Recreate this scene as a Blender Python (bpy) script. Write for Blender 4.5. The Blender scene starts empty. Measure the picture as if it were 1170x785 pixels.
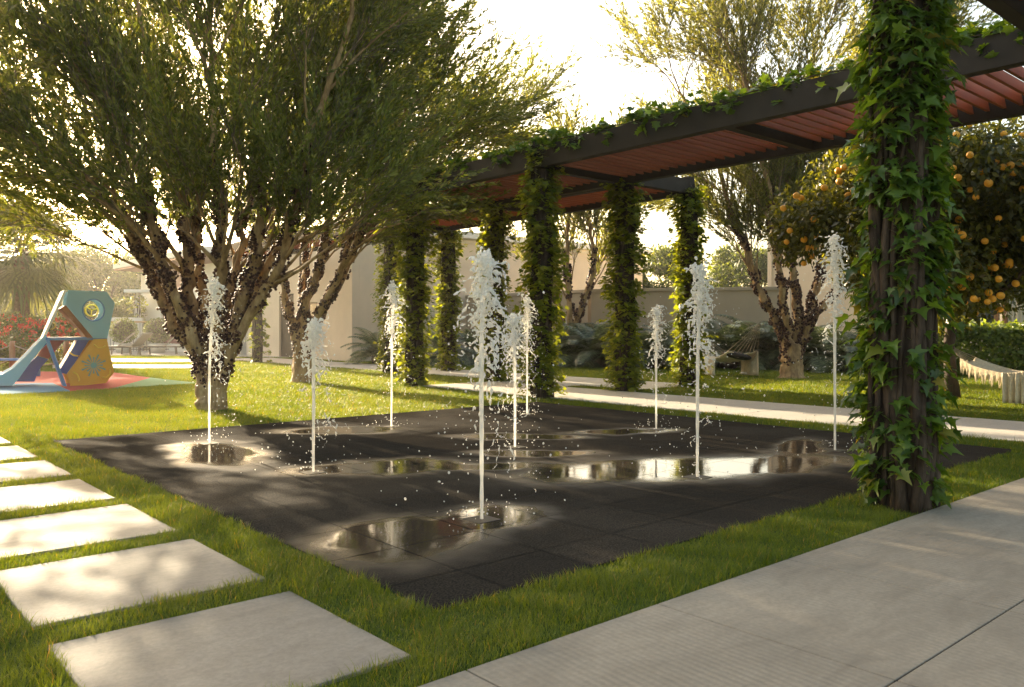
import bpy, bmesh, math, random
import numpy as np
from mathutils import Vector, Matrix
random.seed(7)
RNG = np.random.default_rng(7)
R = math.radians
scene = bpy.context.scene
COL = scene.collection

# ------------------------------------------------------------------ site frame
# X runs along the near path, Y runs along the far path; the eye stands at the origin, 1.2 m up.
HAZE = .0008
FOC, EYE = 939.0, 1.2
FW = np.array([math.cos(R(49)), math.sin(R(49))]); RT = np.array([math.sin(R(49)), -math.cos(R(49))])
def px(x, y, d):                                   # a surveyed point: photo position and distance -> site coordinates
    l = (x - 585) / FOC * d
    p = FW * d + RT * l
    return np.array([p[0], p[1], EYE + (375 - y) / FOC * d])
def gp(x, y):                                      # a surveyed ground point
    return px(x, y, FOC * EYE / (y - 375.0))[:2]
def proj(P):
    P = np.asarray(P)
    d = P[:, 0] * FW[0] + P[:, 1] * FW[1]; l = P[:, 0] * RT[0] + P[:, 1] * RT[1]
    dd = np.maximum(d, 1e-3)
    return 585 + FOC * l / dd, 375 + FOC * (EYE - P[:, 2]) / dd, d

# ------------------------------------------------------------------ object helpers
def tag(o, label=None, cat=None, group=None, kind=None):
    if label: o['label'] = label
    if cat: o['category'] = cat
    if group: o['group'] = group
    if kind: o['kind'] = kind
    return o
def empty(name, loc, label, cat, group=None, rz=0.0):
    o = bpy.data.objects.new(name, None); COL.objects.link(o)
    o.location = loc; o.rotation_euler = (0, 0, rz); o.empty_display_size = 0.2
    return tag(o, label, cat, group)
def link(name, me, mat=None, parent=None):
    o = bpy.data.objects.new(name, me); COL.objects.link(o)
    if mat is not None:
        me.materials.clear(); me.materials.append(mat)
    if parent is not None: o.parent = parent
    return o
def np_mesh(name, V, F, smooth=False, rnd=None):
    """V (n,3); F list of (m,k) int arrays with constant k each."""
    me = bpy.data.meshes.new(name)
    V = np.ascontiguousarray(V, dtype=np.float32)
    me.vertices.add(len(V)); me.vertices.foreach_set('co', V.ravel())
    tot = sum(len(f) for f in F); loops = np.concatenate([np.asarray(f, dtype=np.int32).ravel() for f in F])
    cnt = np.concatenate([np.full(len(f), f.shape[1], dtype=np.int32) for f in F])
    start = np.concatenate([[0], np.cumsum(cnt)[:-1]]).astype(np.int32)
    me.loops.add(len(loops)); me.loops.foreach_set('vertex_index', loops)
    me.polygons.add(tot); me.polygons.foreach_set('loop_start', start)
    try: me.polygons.foreach_set('loop_total', cnt)
    except Exception: pass
    if smooth: me.polygons.foreach_set('use_smooth', np.ones(tot, dtype=bool))
    if rnd is not None:
        a = me.attributes.new('rnd', 'FLOAT', 'FACE'); a.data.foreach_set('value', np.asarray(rnd, dtype=np.float32))
    me.update(calc_edges=True); me.validate()
    return me

class MB:
    """collects simple shapes into one mesh"""
    def __init__(s): s.v = []; s.f = []; s.r = []; s.sm = []
    def add(s, vs, fs, smooth=False, r=None):
        b = len(s.v); s.v.extend([tuple(map(float, p)) for p in vs]); r = random.random() if r is None else r
        for f in fs: s.f.append([i + b for i in f]); s.r.append(r); s.sm.append(smooth)
        return s
    def box(s, x0, x1, y0, y1, z0, z1, r=None):
        return s.add([(x0,y0,z0),(x1,y0,z0),(x1,y1,z0),(x0,y1,z0),(x0,y0,z1),(x1,y0,z1),(x1,y1,z1),(x0,y1,z1)],
            [(3,2,1,0),(4,5,6,7),(0,1,5,4),(1,2,6,5),(2,3,7,6),(3,0,4,7)], r=r)
    def bar(s, p, q, w, h=None, up=(0,0,1)):
        """rectangular bar from p to q"""
        p = Vector(p); q = Vector(q); d = (q - p).normalized(); h = h or w
        a = d.cross(Vector(up)); 
        if a.length < 1e-4: a = d.cross(Vector((0,1,0)))
        a.normalize(); b = a.cross(d); vs = []
        for c in (p, q):
            for i, j in ((-1,-1),(1,-1),(1,1),(-1,1)): vs.append(c + a*(i*w/2) + b*(j*h/2))
        return s.add(vs, [(3,2,1,0),(4,5,6,7),(0,1,5,4),(1,2,6,5),(2,3,7,6),(3,0,4,7)])
    def tube(s, pts, rad, n=8, cap=True, jit=0.0, r=None):
        pts = [Vector(p) for p in pts]; m = len(pts)
        rad = [rad]*m if isinstance(rad, (int, float)) else rad
        vs = []; ref = None
        for i in range(m):
            t = (pts[min(i+1,m-1)] - pts[max(i-1,0)]); t = t.normalized() if t.length > 1e-9 else Vector((0,0,1))
            if ref is None:
                ref = t.orthogonal().normalized()
            ref = (ref - t*ref.dot(t)); ref = ref.normalized() if ref.length > 1e-6 else t.orthogonal().normalized()
            b = t.cross(ref)
            for k in range(n):
                a = 2*math.pi*k/n; rr = rad[i]*(1 + (random.uniform(-jit, jit) if jit else 0))
                vs.append(pts[i] + (ref*math.cos(a) + b*math.sin(a))*rr)
        fs = [(i*n+k, i*n+(k+1)%n, (i+1)*n+(k+1)%n, (i+1)*n+k) for i in range(m-1) for k in range(n)]
        if cap: fs += [tuple(range(n-1,-1,-1)), tuple((m-1)*n+k for k in range(n))]
        return s.add(vs, fs, smooth=True, r=r)
    def prism(s, poly, fn, t0, t1, hole=None):
        """polygon (a,b) extruded between t0 and t1; fn(a,b,t)->xyz. hole: a list of (a,b) cut out, same winding as poly"""
        n = len(poly)
        if hole is None:
            vs = [fn(a,b,t0) for a,b in poly] + [fn(a,b,t1) for a,b in poly]
            fs = [tuple(range(n-1,-1,-1)), tuple(range(n,2*n))] + [(i,(i+1)%n,n+(i+1)%n,n+i) for i in range(n)]
            return s.add(vs, fs)
        m = len(hole); cx = sum(p[0] for p in hole)/m; cy = sum(p[1] for p in hole)/m
        out = []                                           # the outline resampled by direction so that it rings the hole
        for hx, hy in hole:
            dx, dy = hx-cx, hy-cy; best = None
            for i in range(n):
                (x0,y0),(x1,y1) = poly[i], poly[(i+1)%n]; ex, ey = x1-x0, y1-y0
                den = dx*ey - dy*ex
                if abs(den) < 1e-9: continue
                t = ((x0-cx)*ey - (y0-cy)*ex)/den; u = ((x0-cx)*dy - (y0-cy)*dx)/den
                if t > 0 and -1e-6 <= u <= 1+1e-6: best = t if best is None else max(best, t)
            out.append((cx+dx*best, cy+dy*best))
        for (a,b) in poly:                                 # snap the nearest sample to each true corner
            k = min(range(m), key=lambda i: (out[i][0]-a)**2 + (out[i][1]-b)**2); out[k] = (a,b)
        vs = [fn(a,b,t) for t in (t0,t1) for ring in (out, hole) for a,b in ring]
        fs = []
        for i in range(m):
            j = (i+1)%m
            fs += [(j,i,m+i,m+j), (2*m+i,2*m+j,3*m+j,3*m+i), (i,j,2*m+j,2*m+i), (m+j,m+i,3*m+i,3*m+j)]
        return s.add(vs, fs)
    def ball(s, c, r, sub=1, sc=(1,1,1), smooth=True):
        bm = bmesh.new(); bmesh.ops.create_icosphere(bm, subdivisions=sub, radius=1)
        s.add([(c[0]+v.co.x*r*sc[0], c[1]+v.co.y*r*sc[1], c[2]+v.co.z*r*sc[2]) for v in bm.verts], [[v.index for v in f.verts] for f in bm.faces], smooth); bm.free()
        return s
    def mesh(s, name):
        me = bpy.data.meshes.new(name); me.from_pydata(s.v, [], s.f)
        me.polygons.foreach_set('use_smooth', s.sm)
        a = me.attributes.new('rnd', 'FLOAT', 'FACE'); a.data.foreach_set('value', s.r)
        me.update(); return me
    def build(s, name, mat, parent=None, bevel=0.0):
        o = link(name, s.mesh(name), mat, parent)
        if bevel:
            m = o.modifiers.new('edge', 'BEVEL'); m.width = bevel; m.segments = 2; m.limit_method = 'ANGLE'; m.angle_limit = R(40)
        return o

def nrm(a): return a / np.maximum(np.linalg.norm(a, axis=-1, keepdims=True), 1e-9)
def scatter(T, TF, C, D, N, S, rnd=None, W=None):
    """copies of a template leaf: T (k,3) with x across, y along, z out; C centres, D along, N out, S sizes"""
    n = len(C); k = len(T)
    D = nrm(D); X = nrm(np.cross(D, N)); Z = np.cross(X, D)
    W = S if W is None else W
    V = (C[:,None,:] + T[None,:,0,None]*X[:,None,:]*W[:,None,None] + T[None,:,1,None]*D[:,None,:]*S[:,None,None]
         + T[None,:,2,None]*Z[:,None,:]*S[:,None,None]).reshape(-1,3)
    off = (np.arange(n)*k)[:,None,None]
    F = [(np.asarray(f)[None] + off).reshape(-1, np.asarray(f).shape[1]) for f in TF]
    rnd = RNG.random(n) if rnd is None else rnd
    rr = np.concatenate([np.repeat(rnd, len(f)) for f in TF])
    return V, F, rr
def join(parts):
    Vs, Fs, rs, b = [], {}, {}, 0
    for V, F, r in parts:
        i = 0
        for f in F:
            k = f.shape[1]; Fs.setdefault(k, []).append(f + b); rs.setdefault(k, []).append(r[i:i+len(f)]); i += len(f)
        Vs.append(V); b += len(V)
    return np.concatenate(Vs), [np.concatenate(Fs[k]) for k in Fs], np.concatenate([np.concatenate(rs[k]) for k in Fs])
def sticks(P, Q, r0, r1, n=3):
    """many thin tapered prisms P->Q"""
    D = nrm(Q - P); A = nrm(np.cross(D, np.tile([0.31,0.52,0.79], (len(D),1)))); B = np.cross(D, A); ring = []
    r0 = np.broadcast_to(r0, len(P)); r1 = np.broadcast_to(r1, len(P))
    for C, r in ((P, r0), (Q, r1)):
        for k in range(n):
            a = 2*math.pi*k/n; ring.append(C + (A*math.cos(a) + B*math.sin(a))*r[:,None])
    V = np.stack(ring, 1).reshape(-1,3); off = (np.arange(len(P))*2*n)[:,None]
    F = np.concatenate([np.array([[k,(k+1)%n,n+(k+1)%n,n+k]]) + off for k in range(n)])
    return V, [F], RNG.random(len(F))
# leaf templates: y runs from the stalk (0) to the tip (1)
LEAF4 = (np.array([[0,0,0],[.5,.45,.06],[0,1,-.04],[-.5,.45,.06]]), [np.array([[0,1,2,3]])])
LEAF6 = (np.array([[0,0,0],[.42,.3,.07],[.38,.65,.05],[0,1,-.12],[-.38,.65,.05],[-.42,.3,.07],[0,.45,0]]),
         [np.array([[0,1,2,6],[6,2,3,6][:3]+[3]])[:1], np.array([[6,2,3],[6,3,4]]), np.array([[0,6,4,5]])])
_l = [(0,0),(.14,-.12),(.42,-.10),(.30,.16),(.62,.42),(.30,.46),(.17,.66),(0,1.12),(-.17,.66),(-.30,.46),(-.62,.42),(-.30,.16),(-.42,-.10),(-.14,-.12)]
LOBED = (np.array([[x, y, .22*abs(x) - .45*max(y-.3,0)**2] for x, y in _l] + [[0,.4,-.02]]),
         [np.array([[14,i,(i+1)%14] for i in range(14)])])
_m = [(0,0),(.45,.05),(.32,.3),(.5,.55),(.18,.6),(0,1),(-.18,.6),(-.5,.55),(-.32,.3),(-.45,.05)]
LOBED_S = (np.array([[x, y, .12*abs(x)] for x, y in _m] + [[0,.4,-.02]]), [np.array([[10,i,(i+1)%10] for i in range(10)])])

# ------------------------------------------------------------------ materials
class NT:
    def __init__(s, name):
        s.m = bpy.data.materials.new(name); s.m.use_nodes = True; s.t = s.m.node_tree; s.t.nodes.clear()
        s.out = s.n('ShaderNodeOutputMaterial')
    def n(s, t, **kw):
        o = s.t.nodes.new(t)
        for k, v in kw.items(): setattr(o, k, v)
        return o
    def l(s, a, b): s.t.links.new(a, b)
    def inp(s, sock, v):
        if hasattr(v, 'is_linked') or isinstance(v, bpy.types.NodeSocket): s.l(v, sock)
        else: sock.default_value = v
    def math(s, op, a, b=0.0, c=None, clamp=False):
        m = s.n('ShaderNodeMath', operation=op, use_clamp=clamp); s.inp(m.inputs[0], a); s.inp(m.inputs[1], b)
        if c is not None: s.inp(m.inputs[2], c)
        return m.outputs[0]
    def ramp(s, fac, stops, interp='LINEAR'):
        r = s.n('ShaderNodeValToRGB'); r.color_ramp.interpolation = interp; e = r.color_ramp.elements
        while len(e) < len(stops): e.new(0.5)
        for i, (p, c) in enumerate(stops): e[i].position = p; e[i].color = (*c, 1) if len(c) == 3 else c
        s.l(fac, r.inputs[0]); return r.outputs[0]
    def noise(s, scale, detail=4, rough=0.55, vec=None, dist=0.0, out=0):
        n = s.n('ShaderNodeTexNoise'); n.inputs['Scale'].default_value = scale; n.inputs['Detail'].default_value = detail
        n.inputs['Roughness'].default_value = rough; n.inputs['Distortion'].default_value = dist
        s.l(vec if vec is not None else s.pos(), n.inputs['Vector']); return n.outputs[out]
    def pos(s):
        if not hasattr(s, '_p'): s._p = s.n('ShaderNodeNewGeometry').outputs['Position']
        return s._p
    def obj(s):
        if not hasattr(s, '_o'): s._o = s.n('ShaderNodeTexCoord').outputs['Object']
        return s._o
    def mapping(s, vec, loc=(0,0,0), rot=(0,0,0), sc=(1,1,1)):
        m = s.n('ShaderNodeMapping'); s.l(vec, m.inputs[0]); m.inputs[1].default_value = loc; m.inputs[2].default_value = rot; m.inputs[3].default_value = sc
        return m.outputs[0]
    def mix(s, fac, a, b, mode='MIX'):
        m = s.n('ShaderNodeMix', data_type='RGBA', blend_type=mode); s.inp(m.inputs[0], fac)
        for k, v in ((6, a), (7, b)):
            s.inp(m.inputs[k], (*v, 1) if isinstance(v, tuple) and len(v) == 3 else v)
        return m.outputs[2]
    def attr(s, name='rnd'):
        a = s.n('ShaderNodeAttribute', attribute_name=name); return a.outputs['Fac']
    def bump(s, h, strength=0.4, dist=0.02):
        b = s.n('ShaderNodeBump'); b.inputs['Distance'].default_value = dist; s.inp(b.inputs['Strength'], strength)
        s.l(h, b.inputs['Height']); return b.outputs[0]
    def pbr(s, col, rough=0.6, normal=None, **kw):
        p = s.n('ShaderNodeBsdfPrincipled'); s.inp(p.inputs['Base Color'], (*col, 1) if isinstance(col, tuple) else col)
        s.inp(p.inputs['Roughness'], rough)
        if normal is not None: s.l(normal, p.inputs['Normal'])
        for k, v in kw.items(): s.inp(p.inputs[k.replace('_', ' ')], v)
        return p.outputs[0]
    def done(s, sh): s.l(sh, s.out.inputs['Surface']); return s.m

def m_plain(name, col, rough=0.5, var=0.12, scale=6.0, bump=0.1, **kw):
    t = NT(name); f = t.noise(scale, 5, vec=t.obj())
    d = tuple(c*(1-var) for c in col); e = tuple(min(1, c*(1+var)) for c in col)
    return t.done(t.pbr(t.ramp(f, [(.3,d),(.7,e)]), rough, t.bump(t.noise(scale*18, 3, vec=t.obj()), bump, .004), **kw))
def m_leaf(name, c0, c1, trans=0.45, tcol=None, rough=0.42, spec=0.4, brown=None):
    t = NT(name); r = t.attr()
    stops = [(0.0, c0), (0.75, c1), (1.0, tuple(min(1, a*1.35) for a in c1))]
    if brown: stops = [(0.0, c0), (0.7, c1), (0.93, tuple(min(1, a*1.3) for a in c1)), (0.97, brown)]
    col = t.ramp(r, stops)
    p = t.pbr(col, rough, Specular_IOR_Level=spec)
    tr = t.n('ShaderNodeBsdfTranslucent'); tc = t.mix(1.0, col, tcol or (1.9,1.75,.55), 'MULTIPLY'); t.l(tc, tr.inputs[0])
    m = t.n('ShaderNodeMixShader'); m.inputs[0].default_value = trans; t.l(p, m.inputs[1]); t.l(tr.outputs[0], m.inputs[2])
    return t.done(m.outputs[0])
def m_wood(name, c0, c1, axis=0, rough=0.5, freq=10, spec=.4):
    t = NT(name); sc = [freq]*3; sc[axis] = freq*0.06
    f = t.noise(1.0, 6, .6, t.mapping(t.pos(), sc=tuple(sc)), .4)
    r = t.attr(); col = t.mix(t.math('MULTIPLY', r, .45), t.ramp(f, [(.3,c0),(.7,c1)]), c0)
    return t.done(t.pbr(col, rough, t.bump(f, .25, .004), Specular_IOR_Level=spec))
def m_concrete(name, c, ribs=None, rough=0.75, stain=.22):
    t = NT(name); p = t.pos()
    big = t.noise(1.1, 5, .6, p, .6); mid = t.noise(5.0, 6, .65, t.mapping(p, rot=(0,0,.5), sc=(.45,1.5,1)), 1.2); fine = t.noise(48, 5, .7)
    lo = tuple(a*(1-stain*1.5) for a in c); hi = tuple(min(1, a*(1+stain)) for a in c)
    col = t.mix(.5, t.ramp(big, [(.3,lo),(.7,hi)]), t.ramp(mid, [(.25,lo),(.5,c),(.75,hi)]))
    col = t.mix(t.math('MULTIPLY', t.attr(), .16), col, tuple(a*.72 for a in c))
    col = t.mix(t.math('MULTIPLY', t.ramp(fine, [(.38,(1,1,1)),(.60,(0,0,0))]), .34), col, tuple(a*.55 for a in c))
    h = t.math('ADD', t.math('MULTIPLY', fine, .5), t.math('MULTIPLY', mid, .5))
    nb = t.bump(h, .45, .008)
    if ribs:
        w = t.n('ShaderNodeTexWave', wave_type='BANDS', bands_direction='X', wave_profile='SIN'); w.inputs['Scale'].default_value = ribs
        w.inputs['Distortion'].default_value = 1.1; w.inputs['Detail'].default_value = 3; w.inputs['Detail Scale'].default_value = .7
        t.l(t.mapping(p, rot=(0,0,.06)), w.inputs[0])
        patch = t.ramp(t.noise(.9, 3), [(.38,(.15,.15,.15)),(.62,(1,1,1))])
        hh = t.math('ADD', t.math('MULTIPLY', t.math('MULTIPLY', w.outputs['Fac'], .6), patch), t.math('MULTIPLY', h, .6)); nb = t.bump(hh, .5, .006)
        col = t.mix(t.math('MULTIPLY', t.math('MULTIPLY', w.outputs['Fac'], .28), patch), col, tuple(a*.6 for a in c))
    return t.done(t.pbr(col, rough, nb, Specular_IOR_Level=.35))
def m_bark(name, c0, c1, c2, scale=5.0, stretch=.35, bump=.7):
    t = NT(name); p = t.pos()
    a = t.noise(scale, 5, .6, t.mapping(p, sc=(1,1,stretch)), .8); b = t.noise(scale*5, 5, .65, t.mapping(p, sc=(1,1,.25)))
    col = t.mix(t.ramp(b, [(.4,(0,0,0)),(.75,(.7,.7,.7))]), t.ramp(a, [(.3,c0),(.5,c1),(.68,c2)], 'LINEAR'), tuple(x*.55 for x in c0))
    return t.done(t.pbr(col, .8, t.bump(t.math('ADD', a, t.math('MULTIPLY', b, .5)), bump, .03), Specular_IOR_Level=.2))

M = {}
M['near_path'] = m_concrete('brushed_concrete', (.335,.285,.215), ribs=9.5, stain=.3)
M['stone'] = m_concrete('cast_paver', (.265,.235,.19), stain=.28)
M['far_path'] = m_concrete('pale_concrete', (.55,.5,.42), stain=.1)
M['steel_dark'] = m_plain('bronze_steel', (.040,.029,.021), .6, .2, 3.0, .08, Specular_IOR_Level=.2)
M['slat'] = m_wood('red_hardwood', (.21,.062,.022), (.36,.122,.044), 0, .6, spec=.15)
M['post'] = m_bark('post_bark', (.03,.02,.014), (.055,.036,.024), (.09,.06,.038), 8, .2)
M['vine_stem'] = m_bark('vine_bark', (.04,.026,.018), (.072,.048,.032), (.115,.08,.055), 14, .2)
M['jab_bark'] = m_bark('mottled_bark', (.19,.11,.055), (.42,.27,.13), (.52,.37,.19), 4.2, .45, .6)
M['dark_bark'] = m_bark('dark_bark', (.05,.033,.024), (.08,.055,.038), (.12,.085,.06), 7, .3)
M['twig'] = m_plain('twig_bark', (.17,.125,.08), .8, .25, 3)
M['berry'] = None
M['jab_leaf'] = m_leaf('narrow_leaf', (.065,.095,.026), (.155,.18,.055), .54, (2.1,1.8,.55), .38, .5, (.22,.2,.04))
M['jab_leaf_far'] = m_leaf('pale_narrow_leaf', (.07,.085,.022), (.15,.165,.05), .55, (2.2,1.9,.7), .4, .5, (.22,.2,.06))
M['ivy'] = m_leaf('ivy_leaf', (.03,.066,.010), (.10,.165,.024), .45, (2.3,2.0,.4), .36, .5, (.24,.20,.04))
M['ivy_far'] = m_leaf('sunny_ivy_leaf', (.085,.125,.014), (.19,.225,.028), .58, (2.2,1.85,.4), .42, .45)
M['orange_leaf'] = m_leaf('citrus_leaf', (.045,.055,.012), (.12,.125,.026), .48, (2.2,1.9,.4), .3, .55)
M['bg_leaf'] = m_leaf('hazy_tree_leaf', (.05,.075,.022), (.11,.135,.04), .45, (1.9,1.7,.7), .5, .3)
M['hedge_leaf'] = m_leaf('hedge_leaf', (.06,.10,.016), (.16,.21,.035), .45, (2,1.8,.5), .4, .4)
M['topiary_leaf'] = m_leaf('topiary_leaf', (.06,.09,.02), (.13,.16,.035), .35, (1.8,1.6,.5), .5, .3)
M['cycad'] = m_leaf('silver_frond', (.04,.058,.026), (.13,.155,.08), .25, (1.6,1.6,.8), .33, .5)
M['palm_leaf'] = m_leaf('palm_frond', (.06,.075,.025), (.14,.15,.06), .35, (1.8,1.6,.7), .4, .4)
M['grass'] = m_leaf('grass_blade', (.04,.098,.012), (.10,.165,.024), .55, (2.7,1.75,.3), .45, .35, (.26,.22,.06))
M['flower'] = m_leaf('red_petal', (.55,.05,.03), (.75,.12,.06), .35, (1.2,1,.9), .5, .3)
def m_berry():
    t = NT('dark_berry'); r = t.attr()
    return t.done(t.pbr(t.ramp(r, [(0,(.04,.02,.018)),(.55,(.085,.042,.034)),(.8,(.15,.075,.045)),(1,(.24,.14,.08))]), .5, Specular_IOR_Level=.15))
M['berry'] = m_berry()
M['orange'] = m_plain('orange_peel', (.92,.40,.025), .42, .15, 12, .3)
M['house'] = m_plain('cream_render', (.70,.575,.43), .85, .06, 1.2, .15)
M['house_white'] = m_plain('white_render', (.74,.7,.62), .85, .04, 1.2, .12)
M['wall'] = m_plain('taupe_render', (.48,.375,.265), .85, .08, 1.0, .2)
M['soffit'] = m_wood('soffit_boards', (.16,.05,.028), (.28,.09,.05), 0, .5)
M['door_red'] = m_plain('maroon_panel', (.16,.022,.03), .45, .1, 3)
M['glass'] = m_plain('dark_window_glass', (.05,.06,.065), .06, .2, 1.0, .0, Specular_IOR_Level=.8)
M['frame_wood'] = m_wood('window_wood', (.22,.10,.05), (.36,.18,.09), 2, .5)
M['curtain'] = m_plain('cream_curtain', (.5,.44,.34), .9, .1, 9)
M['sand_fabric'] = m_plain('woven_cotton', (.74,.62,.43), .95, .14, 30, .5)
M['cushion'] = m_plain('dark_cushion', (.035,.025,.022), .9, .2, 20, .3)
M['sky_blue'] = m_plain('pale_blue_paint', (.22,.47,.60), .35, .03, 2, .04)
M['blue'] = m_plain('royal_blue_paint', (.025,.08,.46), .35, .05, 2, .04)
M['mid_blue'] = m_plain('steel_blue_paint', (.08,.22,.50), .35, .05, 2, .04)
M['ochre'] = m_plain('ochre_board', (.70,.37,.025), .45, .08, 3, .08)
M['yellow'] = m_plain('yellow_plastic', (.86,.60,.05), .35, .05)
M['red'] = m_plain('red_plastic', (.60,.03,.04), .38, .06)
M['teal'] = m_plain('teal_paint', (.16,.34,.33), .4, .05)
M['rub_blue'] = m_plain('blue_rubber', (.11,.24,.36), .95, .12, 40, .4, Specular_IOR_Level=.1)
M['rub_red'] = m_plain('red_rubber', (.42,.085,.07), .95, .12, 40, .4, Specular_IOR_Level=.1)
M['rub_green'] = m_plain('green_rubber', (.13,.25,.13), .95, .12, 40, .4, Specular_IOR_Level=.1)
M['white'] = m_plain('white_paint', (.78,.76,.7), .5, .04)
M['sling'] = m_plain('taupe_sling', (.42,.36,.29), .85, .08, 20, .2)
M['bronze'] = m_plain('bronze_metal', (.10,.075,.055), .4, .1, 4, .05, Metallic=.4)
M['rail_wood'] = m_wood('golden_wood', (.40,.22,.07), (.58,.34,.12), 0, .45)
M['rope'] = m_plain('rope_fibre', (.36,.29,.2), .95, .15, 40, .4)
M['planter'] = m_plain('planter_stone', (.6,.55,.47), .8, .06, 5)
M['steel'] = m_plain('nozzle_steel', (.09,.08,.065), .5, .15, 8, .05, Metallic=.7)

def m_ground():
    t = NT('lawn_soil'); a = t.noise(1.3, 5, .6); b = t.noise(45, 4, .65)
    c = t.mix(.5, t.ramp(a, [(.3,(.045,.085,.012)),(.7,(.085,.125,.02))]), t.ramp(b, [(.3,(.02,.035,.008)),(.7,(.11,.15,.025))]))
    return t.done(t.pbr(c, .9, t.bump(b, .8, .03), Specular_IOR_Level=.1))
M['ground'] = m_ground()

# puddles round the jets: (x, y, half length, half width, turn) on the pad
PUD = [(3.03,7.75,.95,.42,1.35),(3.75,6.05,.9,.42,-.45),(4.75,8.55,.75,.36,-.6),(2.60,3.92,.62,.52,.35),(3.25,3.98,.45,.34,.2),(5.35,4.55,1.25,.62,-.38),
       (6.35,3.95,1.1,.5,-.15),(6.0,6.75,.8,.24,-.75),(5.3,5.75,.65,.22,-.7),(7.6,4.35,.75,.3,.3),(7.2,6.35,.7,.28,-.5),(4.4,5.6,.7,.24,-.6)]
def m_pad():
    t = NT('wet_dark_paving'); p = t.pos()
    nv = t.n('ShaderNodeTexNoise'); nv.inputs['Scale'].default_value = 1.7; nv.inputs['Detail'].default_value = 3; t.l(p, nv.inputs['Vector'])
    sub = t.n('ShaderNodeVectorMath', operation='SUBTRACT'); t.l(nv.outputs['Color'], sub.inputs[0]); sub.inputs[1].default_value = (.5,.5,.5)
    sca = t.n('ShaderNodeVectorMath', operation='SCALE'); t.l(sub.outputs[0], sca.inputs[0]); sca.inputs['Scale'].default_value = .55
    add = t.n('ShaderNodeVectorMath', operation='ADD'); t.l(p, add.inputs[0]); t.l(sca.outputs[0], add.inputs[1])
    field = None
    for (x, y, a, b, r) in PUD:
        c, s = math.cos(r), math.sin(r)
        m1 = t.n('ShaderNodeVectorMath', operation='SUBTRACT'); t.l(add.outputs[0], m1.inputs[0]); m1.inputs[1].default_value = (x,y,0)
        d1 = t.n('ShaderNodeVectorMath', operation='DOT_PRODUCT'); t.l(m1.outputs[0], d1.inputs[0]); d1.inputs[1].default_value = (c/a, s/a, 0)
        d2 = t.n('ShaderNodeVectorMath', operation='DOT_PRODUCT'); t.l(m1.outputs[0], d2.inputs[0]); d2.inputs[1].default_value = (-s/b, c/b, 0)
        q = t.math('SQRT', t.math('ADD', t.math('POWER', d1.outputs['Value'], 2.0), t.math('POWER', d2.outputs['Value'], 2.0)))
        field = q if field is None else t.math('SMOOTH_MIN', field, q, .35)
    wet = t.ramp(field, [(.60,(1,1,1)),(.98,(0,0,0))], 'EASE')                     # standing water
    damp = t.ramp(t.math('MULTIPLY', field, .7), [(.55,(1,1,1)),(1.0,(0,0,0))], 'EASE')
    sheen = t.ramp(t.noise(.55, 4, .6, p, .6), [(.44,(0,0,0)),(.62,(1,1,1))])  # damp film elsewhere
    grit = t.noise(95, 3, .75); g2 = t.noise(40, 3, .6)
    col = t.mix(t.ramp(grit, [(.40,(0,0,0)),(.72,(1,1,1))]), (.022,.0185,.015), (.10,.079,.056))
    col = t.mix(t.math('MULTIPLY', t.attr(), .5), col, (.020,.017,.014))
    col = t.mix(damp, col, (.05,.040,.029))
    rough = t.math('SUBTRACT', .85, t.math('MULTIPLY', sheen, .16))
    rough = t.math('MULTIPLY', rough, t.math('SUBTRACT', 1.0, t.math('MULTIPLY', damp, .60)))
    rough = t.math('MAXIMUM', t.math('MULTIPLY', rough, t.math('SUBTRACT', 1.0, t.math('MULTIPLY', wet, .86))), .03)
    bs = t.math('MULTIPLY', t.math('SUBTRACT', 1.0, t.math('MULTIPLY', damp, .55)), .55)
    bs = t.math('MULTIPLY', bs, t.math('SUBTRACT', 1.0, t.math('MULTIPLY', wet, .97)))
    nb0 = t.n('ShaderNodeBump'); nb0.inputs['Strength'].default_value = .07; nb0.inputs['Distance'].default_value = .004; t.l(t.noise(14, 2, .5, dist=.5), nb0.inputs['Height'])
    nbn = t.n('ShaderNodeBump'); nbn.inputs['Distance'].default_value = .012; t.l(bs, nbn.inputs['Strength']); t.l(t.math('ADD', t.math('MULTIPLY', grit, .5), t.math('MULTIPLY', g2, .5)), nbn.inputs['Height']); t.l(nb0.outputs[0], nbn.inputs['Normal']); nb = nbn.outputs[0]
    spec = t.math('ADD', .10, t.math('MULTIPLY', damp, .25))
    dry = t.n('ShaderNodeBsdfDiffuse'); t.l(col, dry.inputs[0]); dry.inputs[1].default_value = .6; t.l(nb, dry.inputs['Normal'])
    mx = t.n('ShaderNodeMixShader'); t.l(t.math('MAXIMUM', damp, t.math('MULTIPLY', sheen, .38)), mx.inputs[0])
    t.l(dry.outputs[0], mx.inputs[1]); t.l(t.pbr(col, rough, nb, Specular_IOR_Level=spec), mx.inputs[2])
    return t.done(mx.outputs[0])
M['pad'] = m_pad()
M['joint'] = m_plain('dark_joint', (.008,.007,.006), .9, .1)
def m_water():
    t = NT('aerated_water')
    g = t.pbr((1,1,.98), .05, Transmission_Weight=1.0, IOR=1.33)
    d = t.pbr((.98,.96,.91), .2, Specular_IOR_Level=.5)
    tr = t.n('ShaderNodeBsdfTranslucent'); tr.inputs[0].default_value = (.95,.93,.87,1)
    m1 = t.n('ShaderNodeMixShader'); m1.inputs[0].default_value = .62; t.l(d, m1.inputs[1]); t.l(tr.outputs[0], m1.inputs[2])
    m2 = t.n('ShaderNodeMixShader'); m2.inputs[0].default_value = .78; t.l(g, m2.inputs[1]); t.l(m1.outputs[0], m2.inputs[2])
    return t.done(m2.outputs[0])
M['water'] = m_water()

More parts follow.
